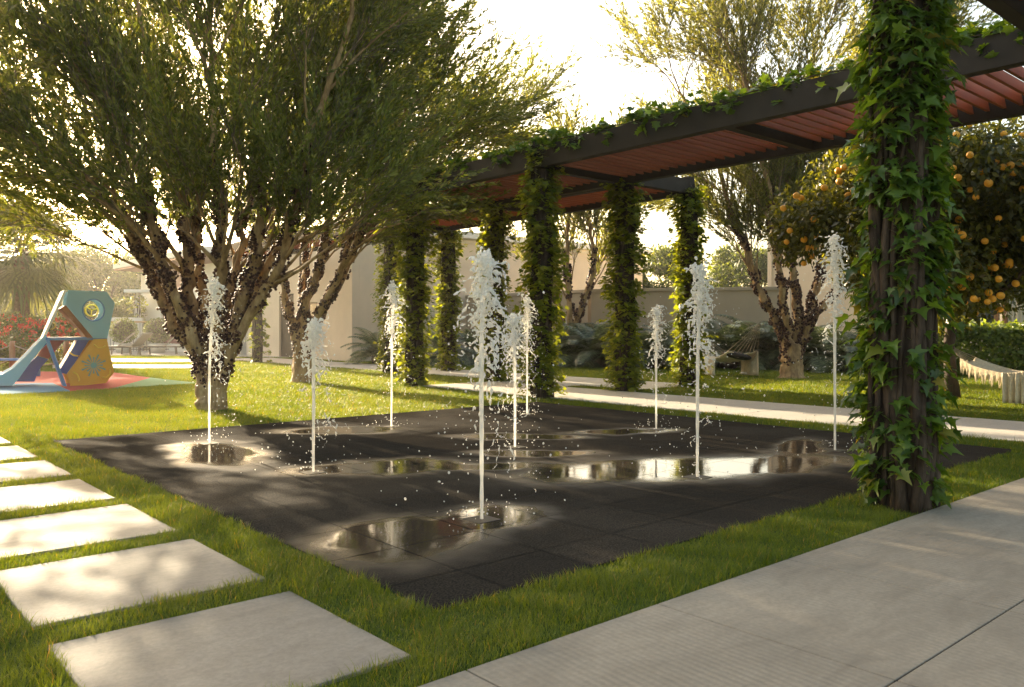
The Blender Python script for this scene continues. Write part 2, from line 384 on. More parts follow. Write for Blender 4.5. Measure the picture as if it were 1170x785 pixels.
# ------------------------------------------------------------------ the setting
PAD = (2.03, 9.0, 2.83, 9.75)
def sheet(name, poly, z, mat):
    me = bpy.data.meshes.new(name); me.from_pydata([(a, b, z) for a, b in poly], [], [tuple(range(len(poly)))]); me.update()
    return tag(link(name, me, mat), kind='structure')
sheet('ground', [(-120,-120),(260,-120),(260,260),(-120,260)], 0.0, M['ground'])
mb = MB()
gx = [PAD[0]] + [2.45+.55*k for k in range(12)] + [PAD[1]]; gy = [PAD[2]] + [3.22+.55*k for k in range(12)] + [PAD[3]]
G = .003
for i in range(len(gx)-1):
    for j in range(len(gy)-1):
        if gx[i+1]-gx[i] < .02 or gy[j+1]-gy[j] < .02: continue
        big = random.Random((i//2)*31 + (j//2)*7).random()
        mb.add([(gx[i]+G,gy[j]+G,.012),(gx[i+1]-G,gy[j]+G,.012),(gx[i+1]-G,gy[j+1]-G,.012),(gx[i]+G,gy[j+1]-G,.012)], [(0,1,2,3)], r=.6*big+.4*random.random())
pad = tag(mb.build('paving_tiles', M['pad']), kind='structure')
sheet('paving_base', [(PAD[0],PAD[2]),(PAD[1],PAD[2]),(PAD[1],PAD[3]),(PAD[0],PAD[3])], .006, M['joint'])
# near path: slabs with open joints
mb = MB(); G = .0035
xs = [-1.37+1.04*k for k in range(22)]; ys = [2.26-1.02*k for k in range(5)]
for i in range(len(xs)-1):
    for j in range(len(ys)-1): mb.box(xs[i]+G, xs[i+1]-G, ys[j+1]+G, ys[j]-G, .006, .016)
tag(mb.build('path', M['near_path'], bevel=.004), kind='structure')
sheet('path_bed', [(-1.4,-1.9),(20.5,-1.9),(20.5,2.26),(-1.4,2.26)], .004, M['joint'])
# far paths
mb = MB(); ys = [-3+1.9*k for k in range(10)]
for a, b in zip(ys[:-1], ys[1:]): mb.box(9.68, 11.72, a+.004, b-.004, .002, .016)
mb.box(11.728, 12.3, 11.9, 14.096, .002, .016)
ys = [10.4+1.9*k for k in range(12)]
for a, b in zip(ys[:-1], ys[1:]): mb.box(12.304, 14.3, a+.004, b-.004, .002, .016)
tag(mb.build('garden_path', M['far_path'], bevel=.004), kind='structure')
# terrace and two paving bands at the far left
mb = MB()
def band(mb, pts, z0, z1):
    q = [gp(*p) for p in pts]; mb.prism([tuple(p) for p in q], lambda a, b, t: (a, b, t), z0, z1)
band(mb, [(60,421.5),(216,421.5),(232,417.5),(60,417.2)], .002, .024)
band(mb, [(60,414.5),(222,414.2),(300,411.6),(60,409.6)], .002, .024)
band(mb, [(30,406.5),(236,407),(330,409),(330,396),(30,396)], .002, .024)
tag(mb.build('terrace_paving', M['far_path']), kind='structure')
# stepping stones
STN = [(.70,1.685,2.49+1.22*k,2.49+1.22*k+.975) for k in range(9)]
place = ['nearest the eye, at the bottom left', 'second from the near end of the row', 'third from the near end of the row', 'fourth from the near end, half in shade',
         'fifth from the near end, in full sun', 'sixth from the near end']
for i, (a, b, c, d) in enumerate(STN):
    m = MB(); m.box(-.49,.49,-.487,.487,-.02,.014); o = m.build('stepping_stone', M['stone'], bevel=.006)
    o.location = ((a+b)/2+random.uniform(-.008,.008), (c+d)/2, 0); o.rotation_euler.z = random.uniform(-.006,.006)
    tag(o, 'square grey concrete stepping stone in the grass, ' + (place[i] if i < 6 else ['beyond the visible row, first','beyond the visible row, second','beyond the visible row, last'][i-6]), 'stepping stone', 'stepping stones in the grass')
    STN[i] = (a, b, c, d)
# playground rubber
RB = [gp(-60,455), gp(80,447.6), gp(226,438.6), gp(128,426), gp(-60,424)]
mid1, mid2 = gp(128,444.9), gp(118,426)
def rub(name, pts, mat):
    m = MB(); m.prism([tuple(p) for p in pts], lambda a, b, t: (a, b, t), .002, .02); return tag(m.build(name, mat), kind='structure')
rub('play_surface_blue', [RB[0], gp(80,447.6), gp(60,438.5), gp(-60,441)], M['rub_blue'])
rub('play_surface_red', [gp(80.3,447.57), gp(128,444.9), gp(172,432.5), gp(128.2,426.1), gp(-60,424.2), gp(-60,440.7), gp(60,438.3)], M['rub_red'])
rub('play_surface_green', [gp(128.4,444.85), gp(226,438.6), gp(172.3,432.45)], M['rub_green'])

# ------------------------------------------------------------------ grass blades
def in_rect(P, r, m=0.0): return (P[:,0] > r[0]-m) & (P[:,0] < r[1]+m) & (P[:,1] > r[2]-m) & (P[:,1] < r[3]+m)
def poly_in(P, poly):
    x, y = P[:,0], P[:,1]; c = np.zeros(len(P), bool); n = len(poly)
    for i in range(n):
        (x0,y0),(x1,y1) = poly[i], poly[(i+1)%n]
        k = ((y0 > y) != (y1 > y)) & (x < (x1-x0)*(y-y0)/(y1-y0+1e-12)+x0); c ^= k
    return c
def grass():
    parts = []
    def cand(n_per_m2_near, dmin, dmax, seed):
        rng = np.random.default_rng(seed)
        # sample in distance/lateral space so that density falls with distance
        out = []
        edges = np.geomspace(dmin, dmax, 26)
        for a, b in zip(edges[:-1], edges[1:]):
            half = .70*b + .6; area = (b-a)*2*half
            dens = n_per_m2_near*min(1.0, (4.5/((a+b)/2)))**1.55
            n = int(area*dens); d = rng.uniform(a, b, n); l = rng.uniform(-half, half, n)
            out.append(np.stack([d*FW[0]+l*RT[0], d*FW[1]+l*RT[1], d], 1))
        return np.concatenate(out)
    P = cand(15000, 2.3, 44, 3)
    ok = ~in_rect(P, PAD, .004)
    ok &= ~((P[:,1] < 2.262) & (P[:,1] > -1.9))
    ok &= P[:,1] > -1
    ok &= ~in_rect(P, (9.675,11.725,-4,14.1)) & ~in_rect(P, (11.7,12.31,11.9,14.1)) & ~in_rect(P, (12.30,14.30,10.4,31.3))
    for s in STN: ok &= ~in_rect(P, s, -.012)
    for pl in ([(60,421.5),(216,421.5),(232,417.5),(60,417.2)], [(60,414.5),(222,414.2),(300,411.6),(60,409.6)], [(30,406.5),(236,407),(330,409),(330,396),(30,396)]):
        ok &= ~poly_in(P, [gp(*q) for q in pl])
    ok &= ~poly_in(P, RB)
    ok &= ~((P[:,0] > 14.95) & (P[:,1] > 25.9)) & (P[:,0] < 24.5)
    P = P[ok]; n = len(P); d = P[:,2]; rng = np.random.default_rng(11)
    # clump tone
    tone = .5 + .28*np.sin(P[:,0]*1.9+1.3*np.sin(P[:,1]*1.1)) * np.sin(P[:,1]*2.3+.7*np.sin(P[:,0]*1.7))
    rnd = np.clip(.55*tone + .45*rng.random(n), 0, .92); dry = rng.random(n) < .02; rnd[dry] = .99
    clump = .8 + .35*np.sin(P[:,0]*9.1+2*np.sin(P[:,1]*4.3))*np.sin(P[:,1]*8.3+1.7*np.sin(P[:,0]*5.1))
    h = rng.uniform(.026,.072,n)*clump*np.where(rng.random(n) < .04, 1.35, 1); h *= 1 + .12*np.clip((d-8)/20, 0, 1)
    # a hand-trimmed but shaggy fringe along the kerbs
    w = .0026*np.maximum(1, d/4.5)**.78*rng.uniform(.8,1.3,n)
    az = rng.uniform(0, 2*np.pi, n); lean = rng.uniform(.1,.75,n)
    D = np.stack([np.cos(az)*lean, np.sin(az)*lean, np.ones(n)], 1); N = np.stack([np.cos(az), np.sin(az), -lean], 1)
    C = np.stack([P[:,0], P[:,1], np.full(n, -.002)], 1)
    T = np.array([[-.5,0,0],[.5,0,0],[.36,.55,.05],[-.36,.55,.05],[0,1,.28]]); TF = [np.array([[0,1,2,3]]), np.array([[3,2,4]])]
    T3 = np.array([[-.5,0,0],[.5,0,0],[0,1,.2]]); TF3 = [np.array([[0,1,2]])]
    near = d < 9
    parts.append(scatter(T, TF, C[near], D[near], N[near], h[near], rnd[near], w[near]))
    f = ~near; parts.append(scatter(T3, TF3, C[f], D[f], N[f], h[f], rnd[f], w[f]*1.25))
    V, F, r = join(parts)
    me = np_mesh('grass', V, F, rnd=r)
    tag(link('grass', me, M['grass']), 'short green lawn grass growing around the paving', 'grass', kind='stuff')
grass()

# ------------------------------------------------------------------ pergolas
ZB = 3.92; BH = .36
def beam_part(root, x0, x1, y0, y1, z0=ZB, z1=ZB+BH, name='beam'):
    m = MB(); m.box(x0, x1, y0, y1, z0, z1); return m.build(name, M['steel_dark'], root, bevel=.006)
def slats(root, x0, x1, y0, y1, pitch=.19, th=.045, hh=.145, along='x'):
    m = MB(); n = int((y1-y0)/pitch) if along == 'x' else int((x1-x0)/pitch)
    for k in range(n):
        if along == 'x':
            y = y0 + (k+.5)*(y1-y0)/n; t = .012
            vs = [(x0,y-th/2-t,ZB+.10),(x1,y-th/2-t,ZB+.10),(x1,y+th/2-t,ZB+.10),(x0,y+th/2-t,ZB+.10),(x0,y-th/2+t,ZB+.10+hh),(x1,y-th/2+t,ZB+.10+hh),(x1,y+th/2+t,ZB+.10+hh),(x0,y+th/2+t,ZB+.10+hh)]
        else:
            x = x0 + (k+.5)*(x1-x0)/n; t = .012
            vs = [(x-th/2-t,y0,ZB+.10),(x+th/2-t,y0,ZB+.10),(x+th/2-t,y1,ZB+.10),(x-th/2-t,y1,ZB+.10),(x-th/2+t,y0,ZB+.10+hh),(x+th/2+t,y0,ZB+.10+hh),(x+th/2+t,y1,ZB+.10+hh),(x-th/2+t,y1,ZB+.10+hh)]
        m.add(vs, [(3,2,1,0),(4,5,6,7),(0,1,5,4),(1,2,6,5),(2,3,7,6),(3,0,4,7)])
    return m.build('slat_panel', M['slat'], root)
def post_part(root, x, y, w=.26, z1=ZB+.02):
    m = MB(); m.box(x-w/2, x+w/2, y-w/2, y+w/2, -.02, z1); return m.build('post', M['post'], root, bevel=.012)
# pergola over the lit path
A0, A1 = -5.2, 14.4
pa = empty('pergola', (0,0,0), 'long dark framed pergola with red timber slats over the pale sunlit path', 'pergola')
beam_part(pa, 9.45, 9.60, A0, A1); beam_part(pa, 11.70, 11.85, A0, A1)
cross = [A1-.15, 10.3, 6.45, 2.6, -1.25, A0]
for y in cross: beam_part(pa, 9.604, 11.696, y, y+.15, ZB+.004, ZB+BH-.06, 'crossbeam')
for a, b in zip(cross[1:], cross[:-1]): slats(pa, 9.606, 11.694, a+.16, b-.01)
FRONT = [(9.62,10.3),(9.66,14.2)]; BACK = [(11.86,10.38),(11.86,14.25)]
for x, y in FRONT + BACK + [(9.62,2.1),(11.86,2.1)]: post_part(pa, x, y)
# pergola behind it, along the second path to the house
pb = empty('pergola', (0,0,0), 'further pergola with red slats behind the first, running back to the house', 'pergola')
beam_part(pb, 11.90, 12.05, 10.2, 31); beam_part(pb, 13.62, 13.80, 10.2, 31)
cross = [30.85, 27.2, 22.8, 18.5, 14.3, 10.2]
for y in cross: beam_part(pb, 12.054, 13.616, y, y+.15, ZB+.004, ZB+BH-.06, 'crossbeam')
for a, b in zip(cross[1:], cross[:-1]): slats(pb, 12.056, 13.614, a+.16, b-.01)
PBP = [(11.98,18.75),(11.98,27.2),(13.75,10.3),(13.75,18.55),(13.75,27.2)]
for x, y in PBP: post_part(pb, x, y)
# pergola over the near path
pn = empty('pergola', (0,0,0), 'near dark pergola whose roof edge cuts the top right corner', 'pergola')
beam_part(pn, 5.2, 16, 2.48, 2.62); beam_part(pn, 5.2, 16, .1, .24)
cross = [5.2, 9.0, 12.4, 15.85]
for x in cross: beam_part(pn, x, x+.15, .244, 2.476, ZB+.004, ZB+BH-.06, 'crossbeam')
for a, b in zip(cross[:-1], cross[1:]): slats(pn, a+.16, b-.01, .246, 2.474, along='y')
for x, y in ((5.60,2.44),(14.2,2.44),(9.8,.1),(14.2,.1)): post_part(pn, x, y, .27)

# ------------------------------------------------------------------ climbing vines
def vine(x, y, z1, n, smin, smax, rad, tmpl, mat, label, seed, bare=0.0, w=.26, stems=10, group='climbing vines on the pergola posts', flare=1.0):
    rng = np.random.default_rng(seed); random.seed(seed)
    root = empty('climbing_vine', (x, y, 0), label, 'vine', group)
    m = MB()
    for k in range(stems):
        a = 2*math.pi*k/stems + rng.uniform(-.3,.3); tw = rng.uniform(-1.6,1.6); pts = []; rr = []
        ph = rng.uniform(0,6); r0 = rng.uniform(.016,.036)
        for i in range(26):
            t = i/25; aa = a + tw*t + .25*math.sin(t*9+ph); q = w/2*(1.12 + .10*math.sin(t*14+ph))
            # follow the square section of the post
            c, s = math.cos(aa), math.sin(aa); e = 1/max(abs(c), abs(s)); e = min(e, 1.25)
            pts.append((q*c*e, q*s*e, -.02 + (z1+.1)*t)); rr.append(r0*(1-.5*t)*(1+.25*math.sin(t*31+ph)))
        m.tube(pts, rr, 6, jit=.12)
    m.build('stems', M['vine_stem'], root)
    # leaves sit on short side shoots, in drooping sprays
    ns = max(8, n//7); za = rng.uniform(0.02, 1, ns)**.92*z1; az = rng.uniform(0, 2*np.pi, ns)
    bulge = .75 + .45*np.sin(za*2.3 + az*1.5 + seed) * np.sin(za*1.1+seed*1.7)
    L = rad*np.clip(bulge, .35, 1.25)*rng.uniform(.45,1.15,ns)*flare
    C = []; D = []; N = []; P0 = []; P1 = []
    for k in range(ns):
        if bare and za[k] < 1.6 and -(math.cos(az[k])*FW[0]+math.sin(az[k])*FW[1]) > .1 and rng.random() < bare: continue
        o = np.array([math.cos(az[k]), math.sin(az[k]), 0.]); b = o*w*.52 + np.array([0,0,za[k]])
        tip = b + o*L[k] + np.array([0,0,rng.uniform(-.14,.10)]) + rng.normal(0,.04,3)
        P0.append(b); P1.append(tip)
        for j in range(7):
            t = rng.uniform(.25,1.05); c = b + (tip-b)*t + rng.normal(0,.035,3) + np.array([0,0,-.05*t*t])
            if c[2] < .04: c[2] = rng.uniform(.04,.2)
            s = nrm(np.cross(o, [0,0,1])); d = o*rng.uniform(.2,1.0) + s*rng.normal(0,.65) + np.array([0,0,-rng.uniform(.1,.65)])
            nn = o*rng.uniform(-.15,.5) + np.array([0,0,rng.uniform(.7,1.2)]) + rng.normal(0,.34,3)
            C.append(c); D.append(d); N.append(nn)
    C, D, N = map(np.array, (C, D, N)); S = rng.uniform(smin, smax, len(C))*rng.choice([.5,.7,.9,1,1.12], len(C))
    A = scatter(tmpl[0], tmpl[1], C, D, N, S, rng.random(len(C)), S*rng.uniform(.85,1.1,len(C)))
    B = sticks(np.array(P0), np.array(P1), .004, .0015)
    V, F, r = join([A, B]); link('leaves', np_mesh('leaves', V, F, rnd=r), mat, root)
    return root
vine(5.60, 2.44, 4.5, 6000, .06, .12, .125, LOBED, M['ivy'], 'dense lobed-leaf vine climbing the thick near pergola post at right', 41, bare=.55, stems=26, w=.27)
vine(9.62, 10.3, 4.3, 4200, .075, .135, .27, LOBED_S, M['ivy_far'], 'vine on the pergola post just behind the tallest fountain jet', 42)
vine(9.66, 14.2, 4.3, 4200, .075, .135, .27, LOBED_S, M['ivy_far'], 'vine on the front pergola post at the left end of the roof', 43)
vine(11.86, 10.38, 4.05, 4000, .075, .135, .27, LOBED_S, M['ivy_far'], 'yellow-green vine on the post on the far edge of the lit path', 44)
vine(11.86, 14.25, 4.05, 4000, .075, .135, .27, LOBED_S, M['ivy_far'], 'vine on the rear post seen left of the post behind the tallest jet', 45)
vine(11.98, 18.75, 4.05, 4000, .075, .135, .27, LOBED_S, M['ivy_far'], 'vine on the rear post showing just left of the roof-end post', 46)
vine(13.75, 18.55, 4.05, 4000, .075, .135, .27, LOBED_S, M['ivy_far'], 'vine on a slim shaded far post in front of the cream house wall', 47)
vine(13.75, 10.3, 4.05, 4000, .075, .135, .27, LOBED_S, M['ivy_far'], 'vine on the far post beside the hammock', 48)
vine(11.98, 27.2, 4.05, 1000, .1, .17, .24, LOBED_S, M['ivy_far'], 'distant vine on the post seen between the two fruit tree trunks', 49)
def beam_vine(name, x0, x1, y0, y1, z, n, label, seed, along='y', smin=.08, smax=.15):
    rng = np.random.default_rng(seed); root = empty(name, (0,0,0), label, 'vine', 'vines trailing on the pergola roofs')
    N0 = n//9; C, D, N, P0, P1 = [], [], [], [], []
    for k in range(N0):
        t = rng.random(); x = rng.uniform(x0, x1); y = y0 + (y1-y0)*t
        dens = .5 + .5*math.sin(y*1.9+seed) * math.sin(y*.8+2) 
        if rng.random() > .35+.65*dens: continue
        b = np.array([x, y, z]); a = rng.uniform(0, 2*np.pi); up = rng.uniform(.02,.34)*(.4+.6*dens)
        q = b + np.array([math.cos(a)*.22, math.sin(a)*.3, up]); 
        if rng.random() < .12: q = b + np.array([x0-.1-x, rng.normal(0,.15), -rng.uniform(.05,.25)])
        P0.append(b); P1.append(q)
        for j in range(9):
            s = rng.uniform(.2,1.0); C.append(b+(q-b)*s+rng.normal(0,.035,3)); D.append(np.array([rng.normal(0,.7), rng.normal(0,.7), -rng.uniform(-.2,.8)])); N.append(np.array([rng.normal(0,.4),rng.normal(0,.4),1]))
    C, D, N = map(np.array, (C, D, N)); S = rng.uniform(smin, smax, len(C))
    V, F, r = join([scatter(LOBED_S[0], LOBED_S[1], C, D, N, S, rng.random(len(C))), sticks(np.array(P0), np.array(P1), .004, .002)])
    link('leaves', np_mesh('leaves', V, F, rnd=r), M['ivy'], root)
    m = MB()
    for k in range(4):
        ph = rng.uniform(0,6); xx = rng.uniform(x0+.03, x1-.03)
        m.tube([(xx+.05*math.sin(t*1.3+ph), y0+(y1-y0)*t/40, z+.02+.02*math.sin(t*.9+ph)) for t in range(41)], .009, 5)
    m.build('stems', M['vine_stem'], root)
beam_vine('climbing_vine', 9.44, 9.95, 2.0, 14.5, ZB+BH, 4200, 'leafy vine trailing along the top of the long pergola front beam', 61)

# ------------------------------------------------------------------ trees
def rand_perp(d, rng):
    r = rng.normal(0,1,3); r -= d*np.dot(r,d); return r/np.linalg.norm(r)
def smooth_path(pts, k=4):
    pts = np.array(pts, float); out = []
    P = np.vstack([2*pts[0]-pts[1], pts, 2*pts[-1]-pts[-2]])
    for i in range(1, len(P)-2):
        for t in np.linspace(0, 1, k, endpoint=False):
            a, b, c, d = P[i-1], P[i], P[i+1], P[i+2]
            out.append(.5*((2*b) + (c-a)*t + (2*a-5*b+4*c-d)*t*t + (3*b-a-3*c+d)*t**3))
    out.append(pts[-1]); return np.array(out)
ICO = None
def berries(stems, n, seed, rmin=.014, rmax=.026, t0=.0, t1=.75, bark=1.02, zlow=.3):
    """clusters of round fruit sitting on the bark; stems: list of (path, radii)"""
    global ICO
    if ICO is None:
        bm = bmesh.new(); bmesh.ops.create_icosphere(bm, subdivisions=1, radius=1); bm.verts.ensure_lookup_table()
        ICO = (np.array([v.co[:] for v in bm.verts]), [np.array([[v.index for v in f.verts] for f in bm.faces])]); bm.free()
    rng = np.random.default_rng(seed); w = np.array([np.linalg.norm(np.diff(p, axis=0), axis=1).sum()*np.mean(r) for p, r in stems]); w /= w.sum()
    C = []; S = []
    while len(C) < n:
        s = rng.choice(len(stems), p=w); p, r = stems[s]; f = (t0 + (t1-t0)*rng.random())*(len(p)-1); i = int(f); f -= i
        if i >= len(p)-1: continue
        c = p[i]*(1-f) + p[i+1]*f
        if c[2] < zlow + .35*rng.random(): continue
        rad = r[i]*(1-f)+r[i+1]*f; d = p[i+1]-p[i]; d /= np.linalg.norm(d)
        a = rand_perp(d, rng); m = rng.integers(8, 26)
        for q in range(m):
            aa = a + rng.normal(0,.33,3); aa -= d*np.dot(aa,d); aa /= np.linalg.norm(aa)
            sz = rng.uniform(rmin, rmax); C.append(c + d*rng.normal(0,.055) + aa*(rad*bark + sz*rng.uniform(.3,1.5))); S.append(sz)
    C = np.array(C); S = np.array(S); n = len(C); nn = np.tile([0,0,1.], (n,1)); dd = np.tile([0,1.,0], (n,1))
    V, F, r = scatter(ICO[0], ICO[1], C, dd, nn, S)
    return np_mesh('fruit_clusters', V, F, smooth=True, rnd=r)
def fruit_tree(base, trunk_h, trunk_r, limbs, label, seed, n1=8, n2=6, n3=6, nl=30, L1=1.5, L2=.95, L3=.6, leaf=(.06,.10), leafw=.29, nb=3500, mat=None, up=.25, t_first=.42, brad=(.014,.026), group='fruit trees', vox=.02, zmin=2.7, inner=0):
    rng = np.random.default_rng(seed); random.seed(seed)
    root = empty('fruit_tree', (base[0], base[1], 0), label, 'tree', group); B = np.array([base[0], base[1], 0.])
    m = MB(); stems = []; fuse = MB()
    # trunk with root flare
    top = np.mean([l[0][0] for l in limbs], axis=0); tp = smooth_path([B+[0,0,-.05], B+[0,0,.12], B*.5+top*.5, top], 5)
    k = len(tp); rr = [trunk_r*(1 + .75*math.exp(-i/k*7.0) - .22*(i/k)) for i in range(k)]
    fuse.tube(tp-B, rr, 14, jit=.07); stems.append((tp, np.array(rr)))
    paths = []
    for pts, r0, r1 in limbs:
        foot = pts[1]-top; foot[2] = 0; foot = foot/max(.05, np.linalg.norm(foot))*trunk_r*.45
        pts = [B + foot*1.2 + [0,0,.05], B*.45 + pts[0]*.55 + foot] + [pts[0] + foot*.8] + list(pts[1:])
        p = smooth_path(pts, 5); p[1:-1] += rng.normal(0, .022, (len(p)-2, 3)); r = np.array([r0 + (r1-r0)*(i/(len(p)-1))**.8 for i in range(len(p))])
        r *= 1 + .09*np.sin(np.arange(len(p))*1.7+seed)
        fuse.tube(p-B, list(r), 10, jit=.06); stems.append((p, r)); paths.append((p, r))
    TW0, TW1, TR0, TR1, LC, LD = [], [], [], [], [], []
    def branch(p0, d, L, segs, bend):
        pts = [p0]; dd = d/np.linalg.norm(d)
        for i in range(segs):
            dd = dd + rng.normal(0,.10,3) + np.array([0,0,bend]); dd /= np.linalg.norm(dd); pts.append(pts[-1] + dd*L/segs)
        return np.array(pts)
    def lerp(p, t):
        f = t*(len(p)-1); i = min(int(f), len(p)-2); f -= i; return p[i]*(1-f)+p[i+1]*f, nrm(p[i+1]-p[i])
    ctr = np.array([B[0], B[1], trunk_h])
    for p, r in paths:
        for a in range(n1 + inner):
            t = 1.0 if a == 0 else t_first + (1-t_first)*rng.random(); LL = L1
            if a >= n1: t = t_first*.8 + .3*rng.random(); LL = L1*.62          # short shoots that fill the inside of the crown
            s, d = lerp(p, t)
            if s[2] < zmin - .7: t = 1 - .3*rng.random(); s, d = lerp(p, t)
            out = s - ctr; out[2] *= .4; out = nrm(out)
            d1 = d*.75 + rand_perp(d, rng)*rng.uniform(.3,.75) + out*.45 + np.array([0,0,up])*rng.uniform(.2,1)
            q1 = branch(s, d1, LL*rng.uniform(.65,1.25), 6, .015)
            if q1[-1][2] < zmin: d1[2] = abs(d1[2]) + .45; q1 = branch(s, d1, LL*rng.uniform(.65,1.25), 6, .04)
            r1 = max(.012, float(np.interp(t*(len(r)-1), range(len(r)), r))*.5)
            m.tube(q1-B, list(np.linspace(r1, .007, 7)), 6)
            for b in range(n2):
                t2 = 1.0 if b == 0 else rng.uniform(.2,1); s2, d2 = lerp(q1, t2)
                dir2 = d2*1.0 + rand_perp(d2, rng)*rng.uniform(.18,.5) + np.array([0,0,up*.25])
                if s2[2] < zmin - .15: continue
                q2 = branch(s2, dir2, L2*rng.uniform(.6,1.25), 4, .01)
                if q2[-1][2] < zmin - .1: continue
                for i in range(4): TW0.append(q2[i]); TW1.append(q2[i+1]); TR0.append(.008-.0014*i); TR1.append(.0066-.0014*i)
                for c in range(n3):
                    t3 = 1.0 if c == 0 else rng.uniform(.1,1); s3, d3 = lerp(q2, t3)
                    dir3 = nrm(d3 + rand_perp(d3, rng)*rng.uniform(.12,.45)); L = L3*rng.uniform(.5,1.3); e = s3 + dir3*L + np.array([0,0,.03])
                    TW0.append(s3); TW1.append(e); TR0.append(.0036); TR1.append(.0014)
                    nn = max(3, int(nl*L/L3*rng.uniform(.7,1.2)))
                    tt = rng.uniform(.08,1.04,nn)[:,None]; LC.append(s3 + (e-s3)*tt)
                    pr = rng.normal(0,1,(nn,3)); pr -= dir3*(pr@dir3)[:,None]; LD.append(dir3*.95 + nrm(pr)*rng.uniform(.25,.75,(nn,1)))
    tmp = bpy.data.objects.new('tmp_trunk', fuse.mesh('tmp_trunk')); COL.objects.link(tmp)
    rm = tmp.modifiers.new('r', 'REMESH'); rm.mode = 'VOXEL'; rm.voxel_size = vox; rm.use_smooth_shade = True
    sm = tmp.modifiers.new('s', 'SMOOTH'); sm.factor = .5; sm.iterations = 4
    em = bpy.data.meshes.new_from_object(tmp.evaluated_get(bpy.context.evaluated_depsgraph_get())); bpy.data.objects.remove(tmp)
    m.add([v.co for v in em.vertices], [list(f.vertices) for f in em.polygons], smooth=True); bpy.data.meshes.remove(em)
    m.build('trunk', M['jab_bark'], root)
    LC = np.concatenate(LC); LD = np.concatenate(LD); n = len(LC)
    LN = nrm(np.cross(LD, rng.normal(0,1,(n,3)))) + np.array([0,0,.35]); S = rng.uniform(leaf[0], leaf[1], n)
    A = scatter(LEAF4[0], LEAF4[1], LC-B, LD, LN, S, rng.random(n), S*leafw)
    cr = link('crown', np_mesh('crown', A[0], A[1], rnd=A[2]), mat or M['jab_leaf'], root)
    T = sticks(np.array(TW0)-B, np.array(TW1)-B, np.array(TR0), np.array(TR1))
    link('twigs', np_mesh('twigs', T[0], T[1]), M['twig'], root)
    if nb:
        o = link('fruit_clusters', berries([(p-B, r) for p, r in stems], nb, seed+5, brad[0], brad[1], zlow=trunk_h*.45), M['berry'], root); o['kind'] = 'stuff'
    return root
def L(d0, pts, r0, r1, dz=0.0):
    """limb from surveyed points; the limb leans dz metres nearer or further along its length"""
    n = len(pts); return ([px(x, y, d0 + dz*(i/(n-1))) for i, (x, y) in enumerate(pts)], r0, r1)
d = 12.1
fruit_tree(gp(243,468), .75, .16, [
    L(d, [(240,418),(205,382),(182,335),(160,285),(118,225),(58,150),(5,85)], .125, .035, 1.0),
    L(d, [(236,418),(212,360),(190,310),(176,260),(163,200),(128,120),(90,35)], .13, .035, -1.0),
    L(d, [(240,416),(222,360),(214,300),(212,250),(200,180),(172,80),(150,-30)], .13, .035, .5),
    L(d, [(245,416),(250,360),(252,300),(250,240),(243,160),(240,70),(236,-40)], .12, .035, -1.6),
    L(d, [(250,418),(268,370),(300,318),(326,270),(350,218),(378,165),(408,110)], .125, .035, .8),
    L(d, [(249,415),(276,345),(292,290),(300,225),(304,150),(318,60),(330,-30)], .12, .035, -.6),
    L(d, [(252,420),(290,350),(322,300),(336,240),(350,165),(385,70),(410,-20)], .11, .03, -1.5),
    L(d, [(240,414),(232,340),(225,270),(232,190),(215,110),(190,20)], .11, .03, 2.4),
    L(d, [(245,414),(262,350),(275,280),(290,200),(330,110),(372,30)], .11, .03, 2.2),
    L(d, [(238,420),(200,350),(172,300),(150,250),(90,215),(30,200)], .09, .03, 1.9)],
    'large multi-stemmed fruit tree on the left, trunks crusted with dark berries', 101, inner=5, n1=9, n2=9, n3=7, nl=32, nb=12000, L1=1.75, L2=1.2, L3=.72, leaf=(.065,.12), leafw=.29, t_first=.32, up=.18, zmin=2.5)
d = 18.2
fruit_tree(gp(345,437), 1.0, .21, [
    L(d, [(342,385),(330,350),(322,310),(312,265),(300,200),(285,120)], .13, .04, .6),
    L(d, [(343,384),(352,345),(366,305),(374,262),(378,205),(395,120),(405,50)], .13, .04, -.6),
    L(d, [(347,386),(372,345),(392,305),(404,265),(428,222),(470,180),(510,155)], .13, .04, .3),
    L(d, [(346,386),(378,335),(402,285),(425,235),(445,180),(462,130)], .12, .035, -1.6),
    L(d, [(342,386),(345,330),(350,270),(352,200),(365,100)], .11, .035, 1.8),
    L(d, [(348,386),(385,330),(412,270),(448,232),(495,208),(540,188)], .10, .03, 1.6)],
    'second fruit tree behind the large one, yellowish forked trunk beside the house wall', 102, inner=3, n1=9, n2=8, n3=7, nl=30, nb=6000, L1=1.95, L2=1.35, L3=.85, leaf=(.09,.15), leafw=.24, t_first=.4, up=.15, zmin=3.0, brad=(.018,.03))
d = 19.8
fruit_tree(gp(905,432), .95, .26, [
    L(d, [(903,393),(886,365),(866,325),(850,280),(834,235),(815,170),(780,110)], .15, .04, .7),
    L(d, [(905,392),(896,350),(890,305),(884,262),(878,215),(865,150),(850,90)], .13, .04, -.8),
    L(d, [(906,392),(910,350),(906,305),(898,262),(900,200),(915,130),(925,80)], .14, .04, .2),
    L(d, [(908,393),(926,355),(936,315),(946,270),(952,215),(968,150),(990,95)], .14, .04, 1.0),
    L(d, [(909,394),(930,365),(955,330),(968,285),(985,220),(1020,150),(1060,100)], .12, .04, -.9)],
    'fruit tree on the shaded lawn at right holding one end of the hammock', 103, zmin=3.0, inner=5, n1=12, n2=9, n3=7, nl=29, nb=7000, L1=1.75, L2=1.25, L3=.85, leaf=(.09,.15), leafw=.24, t_first=.5, mat=M['jab_leaf_far'], brad=(.02,.034))
d = 26.5
